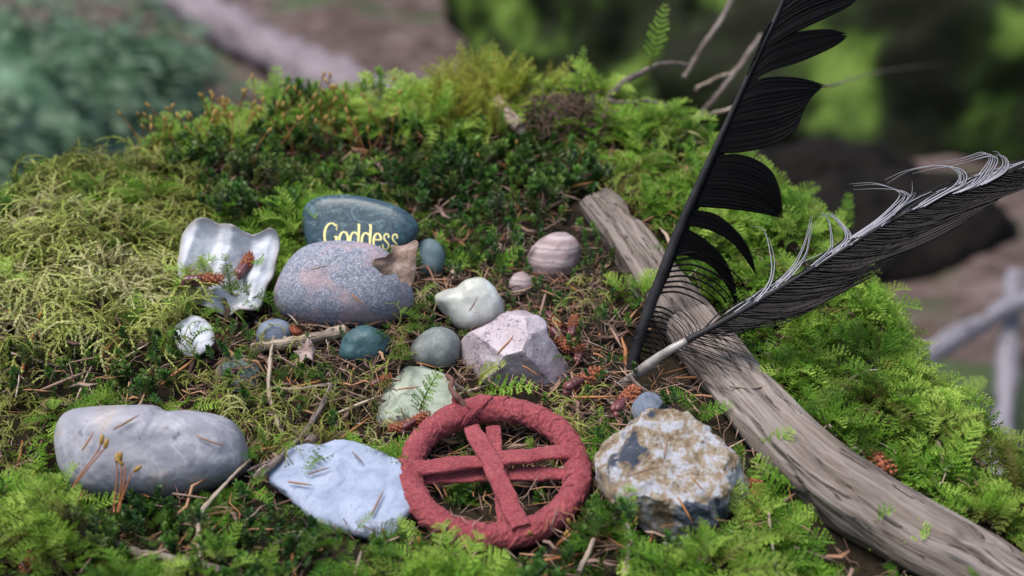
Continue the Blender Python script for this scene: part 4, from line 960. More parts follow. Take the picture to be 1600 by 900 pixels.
# single needles that can be picked out on the moss
def ground_obj(me, name, pos, d, n, s, mat=None):
    o = bpy.data.objects.new(name, me); col.objects.link(o)
    b = unit(np.cross(n, d)); n2 = np.cross(d, b)
    o.matrix_world = Matrix(((d[0] * s, b[0] * s, n2[0] * s, pos[0] * CM), (d[1] * s, b[1] * s, n2[1] * s, pos[1] * CM), (d[2] * s, b[2] * s, n2[2] * s, pos[2] * CM), (0, 0, 0, 1)))
    return o
NM = []
for q in range(8):
    v, f = needle_tpl(R0, R0.uniform(.0, .14), .05, .55); me = raw_mesh('needle', v * CM, f, False); attr(me, 'tint', np.full(len(v), [.5, .72, .78, .85, .62, .97, .8, .4][q])); me.materials.append(NEED); NM.append(me)
NPX = [(100, 595, 20), (60, 610, 5), (280, 578, 50), (385, 565, -40), (230, 520, 80), (130, 600, 70), (40, 560, 85), (315, 625, 85), (200, 265, 75), (330, 250, 85), (520, 275, 20), (560, 262, -25), (470, 270, 70), (850, 255, 20), (480, 600, 5), (520, 625, 15),
       (450, 565, -30), (500, 650, -15), (640, 690, 60), (560, 600, -10), (690, 470, 40), (735, 480, -70), (760, 440, 70), (800, 460, 0), (850, 470, 80), (910, 430, 70), (930, 620, -20), (1290, 640, -60), (1330, 740, -40), (1250, 690, -50),
       (880, 870, 15), (980, 880, 85), (930, 870, 70), (1060, 820, -60), (420, 700, 40), (440, 735, 30), (300, 850, 80), (560, 880, 85), (180, 765, 20), (60, 700, 85), (100, 740, -60), (1110, 620, -10), (1085, 590, 30), (600, 640, -20), (700, 250, 60), (760, 270, -80), (820, 300, 30), (400, 330, -30)]
MARKS = [(60, 400, 'the hump of stringy moss'), (60, 600, 'the foot of the stringy moss hump'), (240, 700, 'the oblong marbled stone'), (360, 420, 'the oyster shell'), (540, 450, 'the speckled grey stone'), (560, 260, 'the engraved stone'), (420, 230, 'the orange capsule stalks'), (780, 250, 'the crest moss'), (870, 400, 'the round banded stone'), (730, 480, 'the milky quartz'), (800, 560, 'the rose quartz'), (650, 620, 'the pale green stone'),
         (530, 770, 'the chalky slab'), (770, 740, 'the red ring'), (1040, 740, 'the crystalline rock'), (990, 560, 'the feather quills'), (1250, 700, 'the driftwood'), (1250, 450, 'the grey feather'), (450, 600, 'the thin upright twig'), (250, 860, 'the knobbly grey twig'), (1100, 300, 'the black feather')]
for q in range(90): NPX.append((random.uniform(20, 1350), random.uniform(240, 880), random.uniform(-90, 90)))
for q, (x, y, a) in enumerate(NPX):
    p = hit(x, y, random.uniform(.6, 1.35)); n = ground_n(p[:1], p[1:2])[0]
    if abs(p[2] - ground_z(p[0], p[1])) > 1.6: continue
    aa = math.radians(a); d = unit(RT * math.cos(aa) + np.cross(n, RT) * math.sin(aa)); d = unit(d - n * (d @ n) + n * random.uniform(-.25, .25))
    if any(in_poly(np.array(x), np.array(y), pl) for pl, _ in STONE_PX): continue
    o = ground_obj(NM[q % 8], 'conifer_needle', p, d, n, random.uniform(1.2, 2.6)); cw = ('brown', 'orange brown', 'orange brown', 'orange', 'brown', 'straw pale', 'orange brown', 'dark brown')[q % 8]; mk = min(MARKS, key=lambda t: math.hypot(x - t[0], y - t[1]))[2]
    lab = cw + ' fallen conifer needle lying loose by ' + mk; tag(o, lab, 'needle', 'loose conifer needles: ' + cw + ' by ' + mk)

for bn, pts, mk in (('oblong_stone', ((200, 660, 30), (330, 690, -20), (140, 690, 60)), 'oblong marbled stone'), ('flat_stone_slab', ((500, 740, 20), (560, 720, -50), (590, 790, 70), (470, 760, -10)), 'chalky slab'), ('rounded_stone', ((500, 420, 15), (560, 470, -40)), 'speckled grey stone'), ('rose_quartz', ((790, 540, 50), (830, 580, -30)), 'rose quartz'), ('crystalline_rock', ((1040, 700, 80), (1090, 760, -50), (1000, 740, 20), (1070, 800, -65)), 'crystalline rock'), ('milky_quartz_stone', ((740, 475, 60),), 'milky quartz'), ('pale_green_stone', ((640, 610, 10), (660, 640, 70)), 'pale green stone')):
    for x, y, a in pts:
        p = BODIES[bn].front([x], [y])[0]; W = BODIES[bn].W; p = p + W * .22; aa = math.radians(a); d = BODIES[bn].U * math.cos(aa) + BODIES[bn].Vv * math.sin(aa)
        o = ground_obj(NM[(x + y) % 8], 'conifer_needle', p, d, W, random.uniform(.7, 1.3)); tag(o, 'fallen conifer needle lying on top of the ' + mk, 'needle', 'needles on top of the ' + mk)

# ------------------------------------------------------------------ twigs
BARK = m_wood('twig_bark', (0.07, 0.05, 0.042), (0.19, 0.145, 0.125), (0.32, 0.27, 0.25), 2.2, 0.7)
PALE = m_wood('bare_pale_twig', (0.16, 0.11, 0.08), (0.34, 0.265, 0.20), (0.48, 0.40, 0.32), 2.0, 0.5)
def twig(pts, r0, r1, label, mat=BARK, lift=None, n=60, name='twig', rough=.28, cat='twig', knots=True):
    P = np.array([(hit(p[0], p[1], p[2] + (.75 if p[1] > 640 and p[0] < 1100 else .25)) if len(p) == 3 else at(p[0], p[1], p[3])) for p in pts]); path = smooth_line(P, n)
    path = path + .05 * np.stack([fbm(path, .9, 2, 1 + len(pts)), fbm(path, .9, 2, 2), fbm(path, .9, 2, 3)], -1)
    r = np.linspace(r0, r1, n) * (1 + (.22 * (np.abs(vnoise(path, .9, 7)) > .55) if knots else 0))
    v, f, u = tube(path, r, 9, rough, len(pts) + int(pts[0][0])); return tag(obj(name, v, f, mat, attrs={'uvw': u}), label, cat)
twig([(520, 598, .9), (500, 640, 1.0), (480, 670, 1.0), (455, 700, 1.3), (430, 722, 1.3), (395, 748, .9)], .12, .17, 'forked grey brown twig reaching over the corner of the chalky slab')
twig([(440, 712, 1.0), (415, 722, .9), (385, 735, .6)], .10, .06, 'short side twig under the fork beside the chalky slab')
twig([(430, 508, 1.0), (424, 545, 1.0), (420, 590, 1.0), (424, 630, .9), (441, 682, .8)], .07, .10, 'thin upright pale twig between the oblong stone and the litter', PALE)
twig([(400, 505, .6), (440, 525, .7), (470, 545, .5)], .10, .08, 'straw coloured stalk by the speckled stone', PALE)
twig([(395, 545, .5), (450, 535, .7), (500, 526, .7), (537, 519, .6)], .24, .27, 'broken pale stick lying under the speckled stone', PALE, cat='stick')
twig([(420, 606, .5), (470, 608, .6), (515, 600, .6)], .09, .07, 'straight bleached stalk across the litter', PALE)
twig([(315, 872, .9), (312, 810, 1.2), (330, 780, 1.3), (360, 745, 1.3), (392, 718, 1.1)], .11, .06, 'bent pale stalk leaning on the end of the oblong stone', PALE)
twig([(115, 830, .8), (170, 848, .9), (240, 868, .9), (300, 880, .9), (380, 905, .8)], .14, .19, 'knobbly grey twig lying in front of the oblong stone')
twig([(975, 900, .8), (985, 850, 1.0), (978, 820, .9)], .12, .07, 'bleached short twig in front of the crystalline rock', PALE)
twig([(905, 895, .8), (925, 850, .9), (930, 842, .9)], .11, .07, 'split straw stalk standing between ring and crystalline rock', PALE)
twig([(984, 588, 1.4), (1000, 603, 1.4), (1030, 622, 1.3), (1046, 636, 1.4)], .09, .07, 'dark thin twig resting above the blue grey stone')
twig([(1140, 603, 2.9), (1175, 606, 2.9), (1200, 600, 2.8), (1206, 585, 2.6), (1224, 572, 2.2)], .045, .035, 'wiry rootlet bending over the driftwood', PALE, rough=.1)
twig([(1304, 655, .5), (1312, 620, 1.0), (1328, 595, 1.3), (1350, 582, 1.4), (1372, 578, 1.4)], .07, .05, 'pale curled rootlet arching out of the moss beyond the driftwood', PALE, rough=.1)
twig([(1285, 650, .7), (1315, 690, .8), (1335, 712, .7)], .10, .07, 'flat straw stalk along the far edge of the driftwood', PALE)
twig([(945, 160, 0, 84), (975, 128, 0, 84), (1010, 110, 0, 85), (1040, 100, 0, 86), (1076, 102, 0, 87)], .19, .12, 'arched grey twig rising from the crest moss')
twig([(940, 158, 0, 83.6), (975, 160, 0, 83.6), (1010, 158, 0, 84), (1050, 166, 0, 84.4)], .15, .09, 'scaly brown conifer twig pointing out from the crest moss')
twig([(1045, 187, 0, 88), (1080, 184, 0, 88.5), (1136, 172, 0, 89), (1165, 160, 0, 90)], .13, .11, 'straight pale twig passing behind the black feather', PALE)
twig([(1068, 122, 0, 93), (1100, 70, 0, 94), (1130, 25, 0, 95), (1160, -40, 0, 97)], .15, .19, 'slanting thin grey branch rising behind the crest moss')
twig([(1070, 205, 0, 92), (1110, 160, 0, 93), (1150, 110, 0, 94), (1190, 55, 0, 96)], .12, .20, 'thin forked branch hidden partly by the black feather')
twig([(1086, 138, 0, 92), (1120, 122, 0, 93), (1150, 112, 0, 94)], .10, .10, 'short cross twig joining the thin branch behind the crest', PALE)
twig([(1285, 136, 0, 88), (1320, 128, 0, 102), (1370, 113, 0, 128), (1430, 104, 0, 170), (1480, 100, 0, 215)], .08, .03, 'bare twig receding behind the notched black feather')
twig([(778, 162, 0, 84), (795, 180, 0, 82.5), (812, 200, 0, 81)], .38, .34, 'pale snapped stick end poking from the crest moss', PALE, cat='stick')
twig([(820, 455, .5), (790, 458, .5), (740, 470, .9)], .06, .05, 'dry stalk across the milky quartz', PALE)
twig([(700, 590, .9), (735, 615, .4)], .10, .08, 'short dark rootlet beside the rose quartz')
twig([(530, 274, .7), (560, 274, .9), (600, 288, .7)], .09, .06, 'arched dry stalk behind the engraved stone', PALE)

# ------------------------------------------------------------------ sporophytes (stalk and capsule)
SETA = M('orange_stalk', 0.5, 0.4); SETA.color(SETA.ramp(SETA.noise(.6, 2), [(0.3, (0.22, 0.06, 0.022)), (0.7, (0.42, 0.17, 0.06))])); SETA = SETA.m
CAPS = M('ochre_capsule', 0.5, 0.4); CAPS.color(CAPS.ramp(CAPS.noise(2, 3), [(0.3, (0.20, 0.10, 0.02)), (0.7, (0.42, 0.27, 0.06))])); CAPS = CAPS.m
def capsule_me():
    T, F = np.meshgrid(np.linspace(0, 2 * math.pi, 10, endpoint=False), np.linspace(-1.5, 1.5, 9)); r = np.cos(F) ** .6 * .09
    v = np.stack([r * np.cos(T), r * np.sin(T), .21 * np.sin(F) + .18], -1).reshape(-1, 3); me = raw_mesh('capsule', v * CM, grid_faces(9, 10, False, True)); me.materials.append(CAPS); return me
CME = capsule_me()
def sporophyte(path, label, group=None, cs=1.0, r=.035):
    root = empty('moss_sporophyte', path[0], label, 'sporophyte', group)
    v, f, u = tube(path, np.linspace(r, r * .8, len(path)), 5); obj('stalk', v, f, SETA, root)
    o = bpy.data.objects.new('capsule', CME); col.objects.link(o); o.parent = root; d = unit(path[-1] - path[-2]); d = unit(d + V(random.uniform(-.5, .5), random.uniform(-.5, .5), .2))
    o.location = Vector((path[-1] - path[0]) * CM); o.rotation_euler = Vector(d).to_track_quat('Z', 'Y').to_euler(); o.scale = (cs, cs, cs)
zz = depth(200, 790) - 2.2
for pts in ([(178, 800), (180, 770), (183, 740), (182, 722)], [(184, 800), (188, 765), (190, 738), (188, 720)], [(187, 798), (192, 765), (196, 735), (192, 726)], [(186, 790), (196, 765), (204, 742), (210, 736)]):
    sporophyte(smooth_line(np.array([at(x, y, zz) for x, y in pts]), 10), 'orange stalked moss capsule standing in front of the oblong stone', 'capsules before the oblong stone')
for pts in ([(112, 765), (128, 738), (148, 712), (158, 694)], [(114, 762), (132, 738), (152, 714), (164, 700)]):
    sporophyte(smooth_line(np.array([at(x, y, zz) for x, y in pts]), 10), 'reddish moss capsule leaning across the oblong stone', 'capsules leaning on the oblong stone')
def spray(n, box, label, group, hgt=(1.9, 3.0), cs=.9):
    for _ in range(n):
        x, y = random.uniform(*box[:2]), random.uniform(*box[2:]); p = hit(x, y)
        if abs(p[2] - ground_z(p[0], p[1])) > .6: continue
        if any(in_poly(np.array(x), np.array(y), pl) for pl, _ in STONE_PX): continue
        h_ = random.uniform(*hgt); l = V(random.uniform(-.5, .5), random.uniform(-.3, .3), 0); s = np.linspace(0, 1, 8)
        path = p + np.stack([l[0] * s ** 2 * h_, l[1] * s ** 2 * h_, s * h_], -1) + .05 * np.stack([vnoise(np.stack([s * 3, s * 0 + x, s * 0], -1)), 0 * s, 0 * s], -1) * s[:, None]
        sporophyte(path, label, group, cs, .030)
spray(30, (225, 340, 222, 262), 'rusty capsule stalk on the crest beyond the stringy moss', 'rusty capsules on the crest by the stringy moss')
spray(70, (320, 620, 195, 275), 'thin orange capsule stalk among the dark leafy moss', 'orange capsules in the dark leafy moss')
spray(22, (620, 900, 200, 290), 'thin russet capsule stalk rising under the yellow green crest moss', 'russet capsules below the crest', (1.2, 2.2), .7)
spray(10, (20, 200, 430, 620), 'small ochre capsule in the stringy moss', 'ochre capsules in the stringy moss', (.9, 1.4), .9)
spray(8, (560, 980, 840, 890), 'pale ochre capsule stalk before the red ring', 'ochre capsules before the red ring', (.8, 1.5), .9)

# ------------------------------------------------------------------ small cones and bud scales
SCALE = M('orange_brown_scale', 0.7, 0.3); SCALE.color(SCALE.ramp(SCALE.noise(5, 3, .7), [(0.3, (0.12, 0.03, 0.018)), (0.6, (0.32, 0.10, 0.045)), (0.8, (0.46, 0.20, 0.10))])); SCALE = SCALE.m
BUD = M('maroon_bud', 0.35, 0.5); BUD.color(BUD.ramp(BUD.noise(2.5, 3), [(0.3, (0.06, 0.018, 0.02)), (0.7, (0.19, 0.06, 0.06))])); BUD.bump(BUD.noise(6, 3), .4, .05); BUD = BUD.m
def tuft_me(r):
    vs, fs = [], []
    for i in range(64):
        s = i / 63; a = i * 2.4; rad_ = .30 * math.sin(math.pi * (.12 + .80 * s)) ** .7; o = V(s * .95 - .45, math.cos(a) * rad_ * .55, math.sin(a) * rad_ * .55)
        d = unit(V(.75, math.cos(a), math.sin(a))); sd = unit(np.cross(d, V(1, 0, 0))); l = r.uniform(.13, .20); b = len(vs)
        vs += [o, o + d * l * .6 + sd * .06, o + d * l, o + d * l * .6 - sd * .06, o + d * l * .4 - unit(np.cross(sd, d)) * .05]; fs += [(b, b + 1, b + 2, b + 3), (b, b + 1, b + 4), (b + 1, b + 2, b + 4), (b + 2, b + 3, b + 4), (b + 3, b, b + 4)]
    T, F = np.meshgrid(np.linspace(0, 2 * math.pi, 12, endpoint=False), np.linspace(-1.5, 1.5, 9)); b = len(vs)
    core = np.stack([.45 * np.sin(F), .2 * np.cos(F) * np.cos(T), .2 * np.cos(F) * np.sin(T)], -1).reshape(-1, 3); vs += list(core); fs += [tuple(x + b for x in k) for k in grid_faces(9, 12, False, True)]
    me = raw_mesh('scale_tuft', np.array(vs) * CM, fs, False); me.materials.append(SCALE); return me
def bud_me(r):
    vs, fs = [], []
    for i in range(9):
        a = i * 2.1; o = V(-.35 - .05 * i, math.cos(a) * .10, math.sin(a) * .10); T, F = np.meshgrid(np.linspace(0, 2 * math.pi, 10, endpoint=False), np.linspace(-1.5, 1.5, 7)); b = len(vs)
        e = np.stack([.24 * np.sin(F), .14 * np.cos(F) * np.cos(T), .14 * np.cos(F) * np.sin(T)], -1).reshape(-1, 3) + o; vs += list(e); fs += [tuple(x + b for x in k) for k in grid_faces(7, 10, False, True)]
    me = raw_mesh('bud_scales', np.array(vs) * CM, fs); me.materials.append(BUD); return me
TM = [tuft_me(R0) for _ in range(3)]; BM_ = [bud_me(R0) for _ in range(2)]
CONES = [(326, 437, 8, 1.3, 3.3, 'dark red brown cone lying on the oyster shell', 'red brown cones on the oyster shell'), (388, 408, 70, 1.2, 3.5, 'orange bud with maroon scales caught on the fold of the oyster shell', None), (343, 528, 80, 1.0, .6, 'orange bud cone beside the ridged clam shell piece', None), (458, 516, -30, .8, .9, 'shiny brown bud beneath the speckled stone', None),
         (653, 516, 60, .55, .7, 'tiny orange bud between the speckled stone and olive pebble', None), (600, 592, 30, .7, .7, 'brown bud at the corner of the pale green stone', None), (868, 504, -60, 1.1, .8, 'orange bud cone wedged against the top of the rose quartz', None), (896, 506, 80, .95, .8, 'narrow orange bud cone standing behind the rose quartz', None),
         (880, 536, -60, 1.1, .8, 'orange tufted bud cone leaning on the side of the rose quartz', None), (906, 548, 80, .9, .7, 'oval russet cone between the rose quartz and black feather', None), (920, 590, 35, 1.5, .8, 'long maroon bud cone before the foot of the black feather', None), (982, 622, 60, 1.5, 1.0, 'maroon bud cone above the blue grey stone', None),
         (1370, 722, -40, 1.7, .9, 'maroon cone lying along the far side of the driftwood', None), (1270, 618, 10, 1.2, .8, 'scaly red brown cone on moss beyond the driftwood', None), (622, 668, 10, 1.0, .9, 'bright orange cone in front of the pale green stone', None), (655, 655, 40, 1.0, 1.0, 'orange brown bud cone touching the rim of the red ring', None),
         (1180, 775, 80, 1.6, .8, 'maroon tipped cone between crystalline rock and driftwood', None), (1570, 698, 5, 1.3, .9, 'pale brown cone at the end of the mossy edge', None), (355, 330, 60, .6, .6, 'small round red brown cone behind the oyster shell', None), (45, 880, 80, 1.1, 1.0, 'brown pitted cone in bright moss', None), (425, 618, 20, .6, .6, 'small dark bud lying by the thin upright twig', None)]
for q, (x, y, a, s, lift, lab, grp) in enumerate(CONES):
    p = hit(x, y, lift); n = ground_n(p[:1], p[1:2])[0]; aa = math.radians(a); d = unit(RT * math.cos(aa) + np.cross(n, RT) * math.sin(aa)); b = np.cross(n, d)
    root = empty('bud_cone', p, lab, 'cone', grp); root.matrix_world = Matrix(((d[0] * s, b[0] * s, n[0] * s, p[0] * CM), (d[1] * s, b[1] * s, n[1] * s, p[1] * CM), (d[2] * s, b[2] * s, n[2] * s, p[2] * CM), (0, 0, 0, 1)))
    for nm, me in (('scale_tuft', TM[q % 3]), ('bud_tip', BM_[q % 2])):
        if nm == 'bud_tip' and q in (13, 14, 17, 18, 19): continue
        o = bpy.data.objects.new(nm, me); col.objects.link(o); o.parent = root

# dead root tangle on the crest
TANG = M('dead_root_tangle', .9, .2); TANG.color(TANG.ramp(TANG.noise(2, 3), [(0.3, (0.05, 0.03, 0.024)), (0.7, (0.17, 0.105, 0.085))])); TANG = TANG.m
VV, FF = [], []; off = 0
for _ in range(260):
    p = at(random.gauss(885, 30), random.gauss(182, 20), 82.2 + random.uniform(-1, .6)); d = unit(rng.normal(0, 1, 3) * V(1, .6, .8)); L = random.uniform(.7, 1.8)
    path = p + np.linspace(-.5, .5, 6)[:, None] * d * L + .25 * np.stack([vnoise(p + np.linspace(0, 2, 6)[:, None] * d, 1.5, q) for q in (1, 2, 3)], -1)
    v, f, u = tube(path, random.uniform(.02, .05), 4); VV.append(v); FF += [tuple(x + off for x in k) for k in f]; off += len(v)
tag(obj('root_tangle', np.concatenate(VV), FF, TANG), 'dry brown tangle of dead roots on the crest', 'roots', kind='stuff')

# ================================================================== BACKGROUND (out of focus in the photograph)
BLOG = m_wood('mauve_grey_log', (0.13, 0.10, 0.11), (0.22, 0.18, 0.195), (0.29, 0.25, 0.27), .25, .8)
BPALE = m_wood('pale_grey_log', (0.13, 0.115, 0.125), (0.20, 0.185, 0.205), (0.26, 0.245, 0.27), .25, .8)
def blog(pts, r0, r1, label, name='fallen_branch', mat=BLOG, cat='branch'):
    path = smooth_line(np.array([floor_at(x, y, z) for x, y, z in pts]), 60); v, f, u = tube(path, np.linspace(r0, r1, 60), 20, .4, 3, .2); return tag(obj(name, v, f, mat, attrs={'uvw': u}), label, cat)
blog([(180, -120, -68), (290, 0, -67), (390, 62, -66), (500, 120, -66), (620, 175, -68), (760, 240, -70)], 6.5, 6.0, 'long mauve grey fallen branch on the forest floor behind the crest', 'fallen_branch')
blog([(1380, 610, -60), (1450, 555, -58), (1520, 510, -57), (1600, 470, -56), (1720, 420, -55)], 1.4, 1.6, 'pale grey fallen branch slanting behind the mossy edge', mat=BPALE)
blog([(1585, 430, -58), (1578, 500, -60), (1572, 580, -62), (1566, 680, -66), (1560, 760, -70)], 1.4, 1.7, 'grey dead branch crossing the slanting pale branch', mat=BPALE)
PL = leafy('broad_leaf', [(0.1, (0.04, 0.08, 0.04)), (0.5, (0.085, 0.145, 0.075)), (0.9, (0.14, 0.205, 0.135))], .3)
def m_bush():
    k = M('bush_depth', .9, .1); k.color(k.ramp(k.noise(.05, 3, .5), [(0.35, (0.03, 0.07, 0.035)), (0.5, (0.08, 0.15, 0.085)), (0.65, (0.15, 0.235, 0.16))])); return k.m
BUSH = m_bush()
def leafy_plant(px, py, z0, spread, height, n, leaf, label, tint, seed):
    r = random.Random(seed); base = floor_at(px, py, -72); root = empty('leafy_plant', base, label, 'plant')
    VV, FF = [], []; off = 0; LV, TI = [], []
    for i in range(n):
        a = r.uniform(0, 6.28); rr_ = spread * math.sqrt(r.random()); h = height * r.uniform(.45, 1) * (1 - .4 * (rr_ / spread) ** 2); tip = base + V(math.cos(a) * rr_, math.sin(a) * rr_, h)
        s = np.linspace(0, 1, 7)[:, None]; path = base + (tip - base) * s + V(0, 0, 1) * (np.sin(s * 3.1) * height * .12)
        if i % 6 == 0:
            v, f, u = tube(path, np.linspace(.25, .1, 7), 3); VV.append(v); FF += [tuple(x + off for x in k) for k in f]; off += len(v)
        hd = unit(V(math.cos(a) + r.uniform(-.6, .6), math.sin(a) + r.uniform(-.6, .6), r.uniform(-.3, .35))); sd = unit(np.cross(hd, V(r.uniform(-.3, .3), r.uniform(-.3, .3), 1))); up_ = np.cross(sd, hd); L = leaf * r.uniform(.7, 1.2)
        prof = [(0, 0), (.12, .2), (.4, .34), (.75, .26), (1, 0)]
        for (s0, w0), (s1, w1) in zip(prof[:-1], prof[1:]):
            for q in (-1, 1):
                def pt(s_, w_): return tip + hd * L * s_ + sd * q * w_ * L + up_ * (L * (.1 * w_ * 2 - .22 * s_ * s_))
                A, B, C_, D_ = pt(s0, 0), pt(s1, 0), pt(s1, w1), pt(s0, w0); LV += [A, B, C_, A, C_, D_]; TI += [tint] * 6
    obj('stem', np.concatenate(VV), FF, MOSS['dark'], root)
    T, F = np.meshgrid(np.linspace(0, 2 * math.pi, 64, endpoint=False), np.linspace(-.3, 1.55, 32)); d = np.stack([np.cos(F) * np.cos(T), np.cos(F) * np.sin(T), np.sin(F)], -1)
    Pm = d * V(spread * .85, spread * .85, height * .78); Pm = Pm * (1 + .35 * fbm(Pm + seed * 9, .05, 3, seed))[..., None] + base; obj('inner_foliage', Pm.reshape(-1, 3), grid_faces(32, 64, False, True), BUSH, root)
    obj('foliage', np.array(LV), np.arange(len(LV)).reshape(-1, 3), PL, root, smooth=False, attrs={'tint': np.array(TI), 'age': np.zeros(len(LV))})
leafy_plant(40, 240, 0, 46, 44, 900, 4.5, 'pale teal green broad leaved plant behind the stringy moss hump', .85, 1)
leafy_plant(215, 215, 0, 28, 24, 420, 4, 'mid green broad leaved plant before the mauve grey fallen branch', .5, 2)
leafy_plant(-40, 330, 0, 26, 26, 380, 4, 'grey green low plant close behind the stringy moss hump', .8, 3)
# mossy banks to the right
def m_bank():
    k = M('mossy_bank', .9, .1); n = k.noise(.04, 2, .5); n2 = k.noise(.5, 4, .7); n3 = k.noise(.03, 2, .5)
    c = k.ramp(n, [(0.40, (0.016, 0.016, 0.011)), (0.50, (0.03, 0.045, 0.013)), (0.57, (0.12, 0.20, 0.035)), (0.68, (0.24, 0.36, 0.07))]); c = k.mix(k.math('MULTIPLY', n2, .4), c, (0.02, 0.028, 0.01))
    k.color(c).bump(n2, .9, 2.0); return k.m
BANK = m_bank()
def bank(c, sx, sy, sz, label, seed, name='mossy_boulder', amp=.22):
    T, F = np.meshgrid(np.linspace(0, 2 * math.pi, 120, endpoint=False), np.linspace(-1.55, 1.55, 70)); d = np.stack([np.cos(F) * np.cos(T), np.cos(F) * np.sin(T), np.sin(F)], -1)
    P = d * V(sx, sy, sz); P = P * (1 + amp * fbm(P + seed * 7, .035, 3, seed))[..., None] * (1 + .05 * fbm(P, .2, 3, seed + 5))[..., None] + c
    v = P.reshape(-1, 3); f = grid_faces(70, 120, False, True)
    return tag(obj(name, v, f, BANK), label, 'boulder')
bank(floor_at(1010, 150) + V(0, 45, -4), 60, 50, 62, 'dark moss covered boulder behind the crest of the mound', 3)
bank(floor_at(1440, 250) + V(20, 40, -4), 72, 42, 66, 'bright green mossy boulder behind the notched black feather', 6)
s2 = bank(floor_at(1330, 360) + V(0, 12, -8), 30, 15, 22, 'added black mass painted as deep shade between the two feathers', 12, 'shade_mass'); s2['category'] = 'shade'  # added body, stands in for the shaded hollow between the feathers
st = bank(floor_at(1390, 420) + V(0, 14, -8), 30, 16, 24, 'added low black mass painted as shade beyond the right slope of the mound', 9, 'low_shade_mass'); st['category'] = 'stump'  # second added body, fills the shaded ground beyond the slope
DK = M('painted_shade', .95, .1); DK.color(DK.ramp(DK.noise(.2, 4, .6), [(0.3, (0.003, 0.0027, 0.0024)), (0.7, (0.014, 0.011, 0.0095))])); st.data.materials[0] = DK.m; s2.data.materials[0] = DK.m  # near-black colour paints deep shade onto both added masses

# ------------------------------------------------------------------ single moss sprigs that stand out
SPT = [frond(R0, 60, 5, nb=15, nl=6, W=.30, droop=.3, old=.8), frond(R0, 40, -20, nb=13, nl=6, W=.26, droop=.5, old=.8), frond(R0, 75, 20, nb=14, nl=6, W=.34, droop=.15, old=.4), frond(R0, 30, -5, nb=17, nl=5, W=.20, droop=.3, old=.6)]
SPT.append(frond(R0, 60, 25, nb=10, nl=6, W=.20, droop=.15, old=.9))
def sprig(b, t, lab, tpl=0, tint=.7, z=None, lift=.5, kind='feather', roll=0.0, width=1.0):
    if z: B, T = at(b[0], b[1], z), at(t[0], t[1], z - .3)
    else: B = hit(b[0], b[1], .1); T = at(t[0], t[1], float((B - CAM) @ FW) - lift)
    v, ag = SPT[tpl]; end = v[np.argmax(np.linalg.norm(v, axis=1))]; L = np.linalg.norm(T - B) / np.linalg.norm(end)
    d = unit(T - B); ez = unit(end * V(1, 0, 1)); ex = ez; eu = V(-ez[2], 0, ez[0])       # local chord and its upward normal
    up = unit(unit(CAM - B) * .8 + V(0, 0, .5) + RT * roll); up = unit(up - d * (up @ d)); sd = np.cross(up, d)
    W_ = B + L * ((v @ ex)[:, None] * d + (v @ eu)[:, None] * up + v[:, 1:2] * width * sd)
    o = obj('moss_sprig', W_, np.arange(len(v)).reshape(-1, 3), MOSS[kind], smooth=False, attrs={'tint': np.clip(tint - .15 + rng.normal(0, .06, len(v) // 3).repeat(3) - np.minimum(ag, 0), 0, 1), 'age': np.clip(ag * .8, 0, .8)}, origin=B)
    tag(o, lab, 'moss')
sprig((700, 425), (686, 362), 'bright green moss sprig standing beside the grey teal pebble', 3, .75, width=1.3)
sprig((690, 420), (760, 402), 'green moss sprig lying before the grey teal pebble', 0, .7)
sprig((770, 430), (818, 385), 'feathery green sprig behind the milky quartz', 2, .6)
sprig((752, 618), (842, 606), 'pale green moss sprig curling over the foot of the rose quartz', 1, .75, lift=2.2)
sprig((745, 600), (790, 565), 'thin olive moss sprig on the rose quartz face', 3, .6, lift=2.4, kind='string')
sprig((655, 650), (690, 575), 'wispy green moss sprig over the pale green stone', 1, .7, lift=1.6)
sprig((705, 925), (645, 868), 'bright moss frond before the ring pointing at the slab', 2, .9, lift=1.0)
sprig((712, 925), (690, 812), 'brightest moss frond covering the lower rim of the red ring', 0, .95, lift=1.2, width=1.4)
sprig((720, 925), (795, 862), 'bright moss frond before the ring spreading towards the rock', 2, .9, lift=1.0)
sprig((705, 930), (752, 830), 'tall moss frond rising over the bottom of the red ring', 0, .88, lift=1.2)
sprig((968, 850), (985, 755), 'upright light green sprig between the ring and crystalline rock', 3, .85, lift=1.0, width=1.5)
sprig((1215, 800), (1178, 712), 'light green arching sprig before the driftwood', 2, .85, lift=1.5)
sprig((1190, 730), (1240, 668), 'light green tufted sprig touching the front of the driftwood', 2, .85, lift=1.6)
sprig((1235, 760), (1300, 830), 'pale feathery sprig hanging below the driftwood', 0, .7, lift=1.2)
sprig((1345, 838), (1455, 828), 'bright green sprig creeping over the top of the driftwood', 3, .7, lift=2.6, width=1.6)
sprig((1360, 830), (1400, 795), 'small green sprig upright on the top of the driftwood', 1, .7, lift=2.4)
sprig((1090, 650), (1050, 610), 'leafy green sprig behind the crystalline rock', 2, .6, lift=1.0)
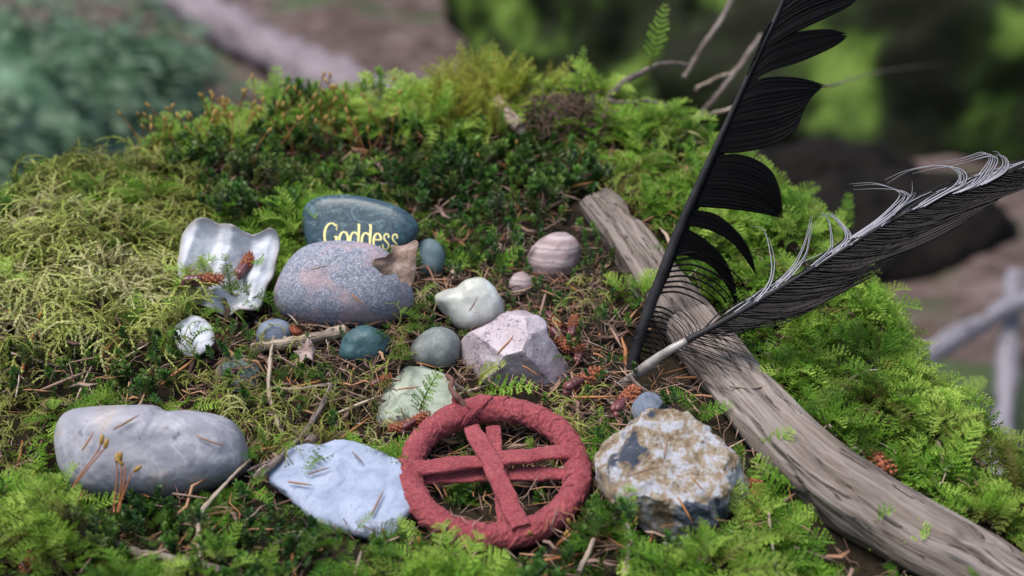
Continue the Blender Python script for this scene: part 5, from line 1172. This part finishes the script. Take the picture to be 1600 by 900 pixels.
sprig((1085, 655), (1145, 632), 'green sprig lying between the crystalline rock and driftwood', 0, .55, lift=1.0)
sprig((1015, 105), (1040, 5), 'tall slender sprig standing high above the crest', 4, .8, z=85, width=1)
sprig((905, 140), (912, 72), 'pointed sprig above the root tangle on the crest', 4, .85, z=84, width=1)
sprig((640, 185), (610, 108), 'umbrella like pale sprig on the crest', 2, .9, z=83, width=1.3)
sprig((635, 180), (668, 120), 'pale green drooping sprig next to the umbrella like sprig', 2, .9, z=84)
sprig((690, 190), (700, 125), 'dark stemmed sprig below the yellow green crest moss', 0, .8, z=81)
sprig((430, 180), (432, 100), 'blurred upright pale sprig on the far crest', 3, .9, z=87, width=1.5)
sprig((445, 175), (385, 125), 'blurred arching pale sprig on the far crest', 0, .9, z=87)
sprig((350, 205), (318, 152), 'slim light sprig among the rusty capsules', 3, .9, z=83, width=1.4)
sprig((740, 130), (775, 68), 'blurred drooping sprig behind the yellow green crest moss', 0, .75, z=92)
sprig((1320, 365), (1326, 300), 'small upright sprig below the curled feather barbs', 3, .6, z=85, width=1.3)
sprig((1245, 312), (1282, 292), 'blurred pale sprig on the edge behind the black feather', 3, .8, z=88, width=1.3)
sprig((1480, 640), (1420, 585), 'star shaped light sprig on the mossy edge beyond the driftwood', 2, .85, lift=1.0)
sprig((1480, 640), (1540, 590), 'light sprig leaning out over the mossy edge', 2, .85, lift=1.0)
sprig((1470, 760), (1530, 655), 'arched light green frond on a dark stalk beyond the driftwood', 0, .85, lift=1.0)
sprig((205, 525), (215, 455), 'vivid green tuft in the stringy moss', 2, .85, lift=.8)
sprig((120, 735), (90, 660), 'fresh green sprig at the end of the oblong stone', 2, .8, lift=.6)
sprig((575, 900), (590, 850), 'small leafy sprig before the chalky slab', 2, .6, lift=.6)
sprig((340, 470), (310, 400), 'thin moss strand trailing over the oyster shell', 3, .5, lift=1.6, kind='string')
sprig((365, 480), (350, 395), 'dark green moss strand draped on the oyster shell', 3, .3, lift=1.8, kind='string')
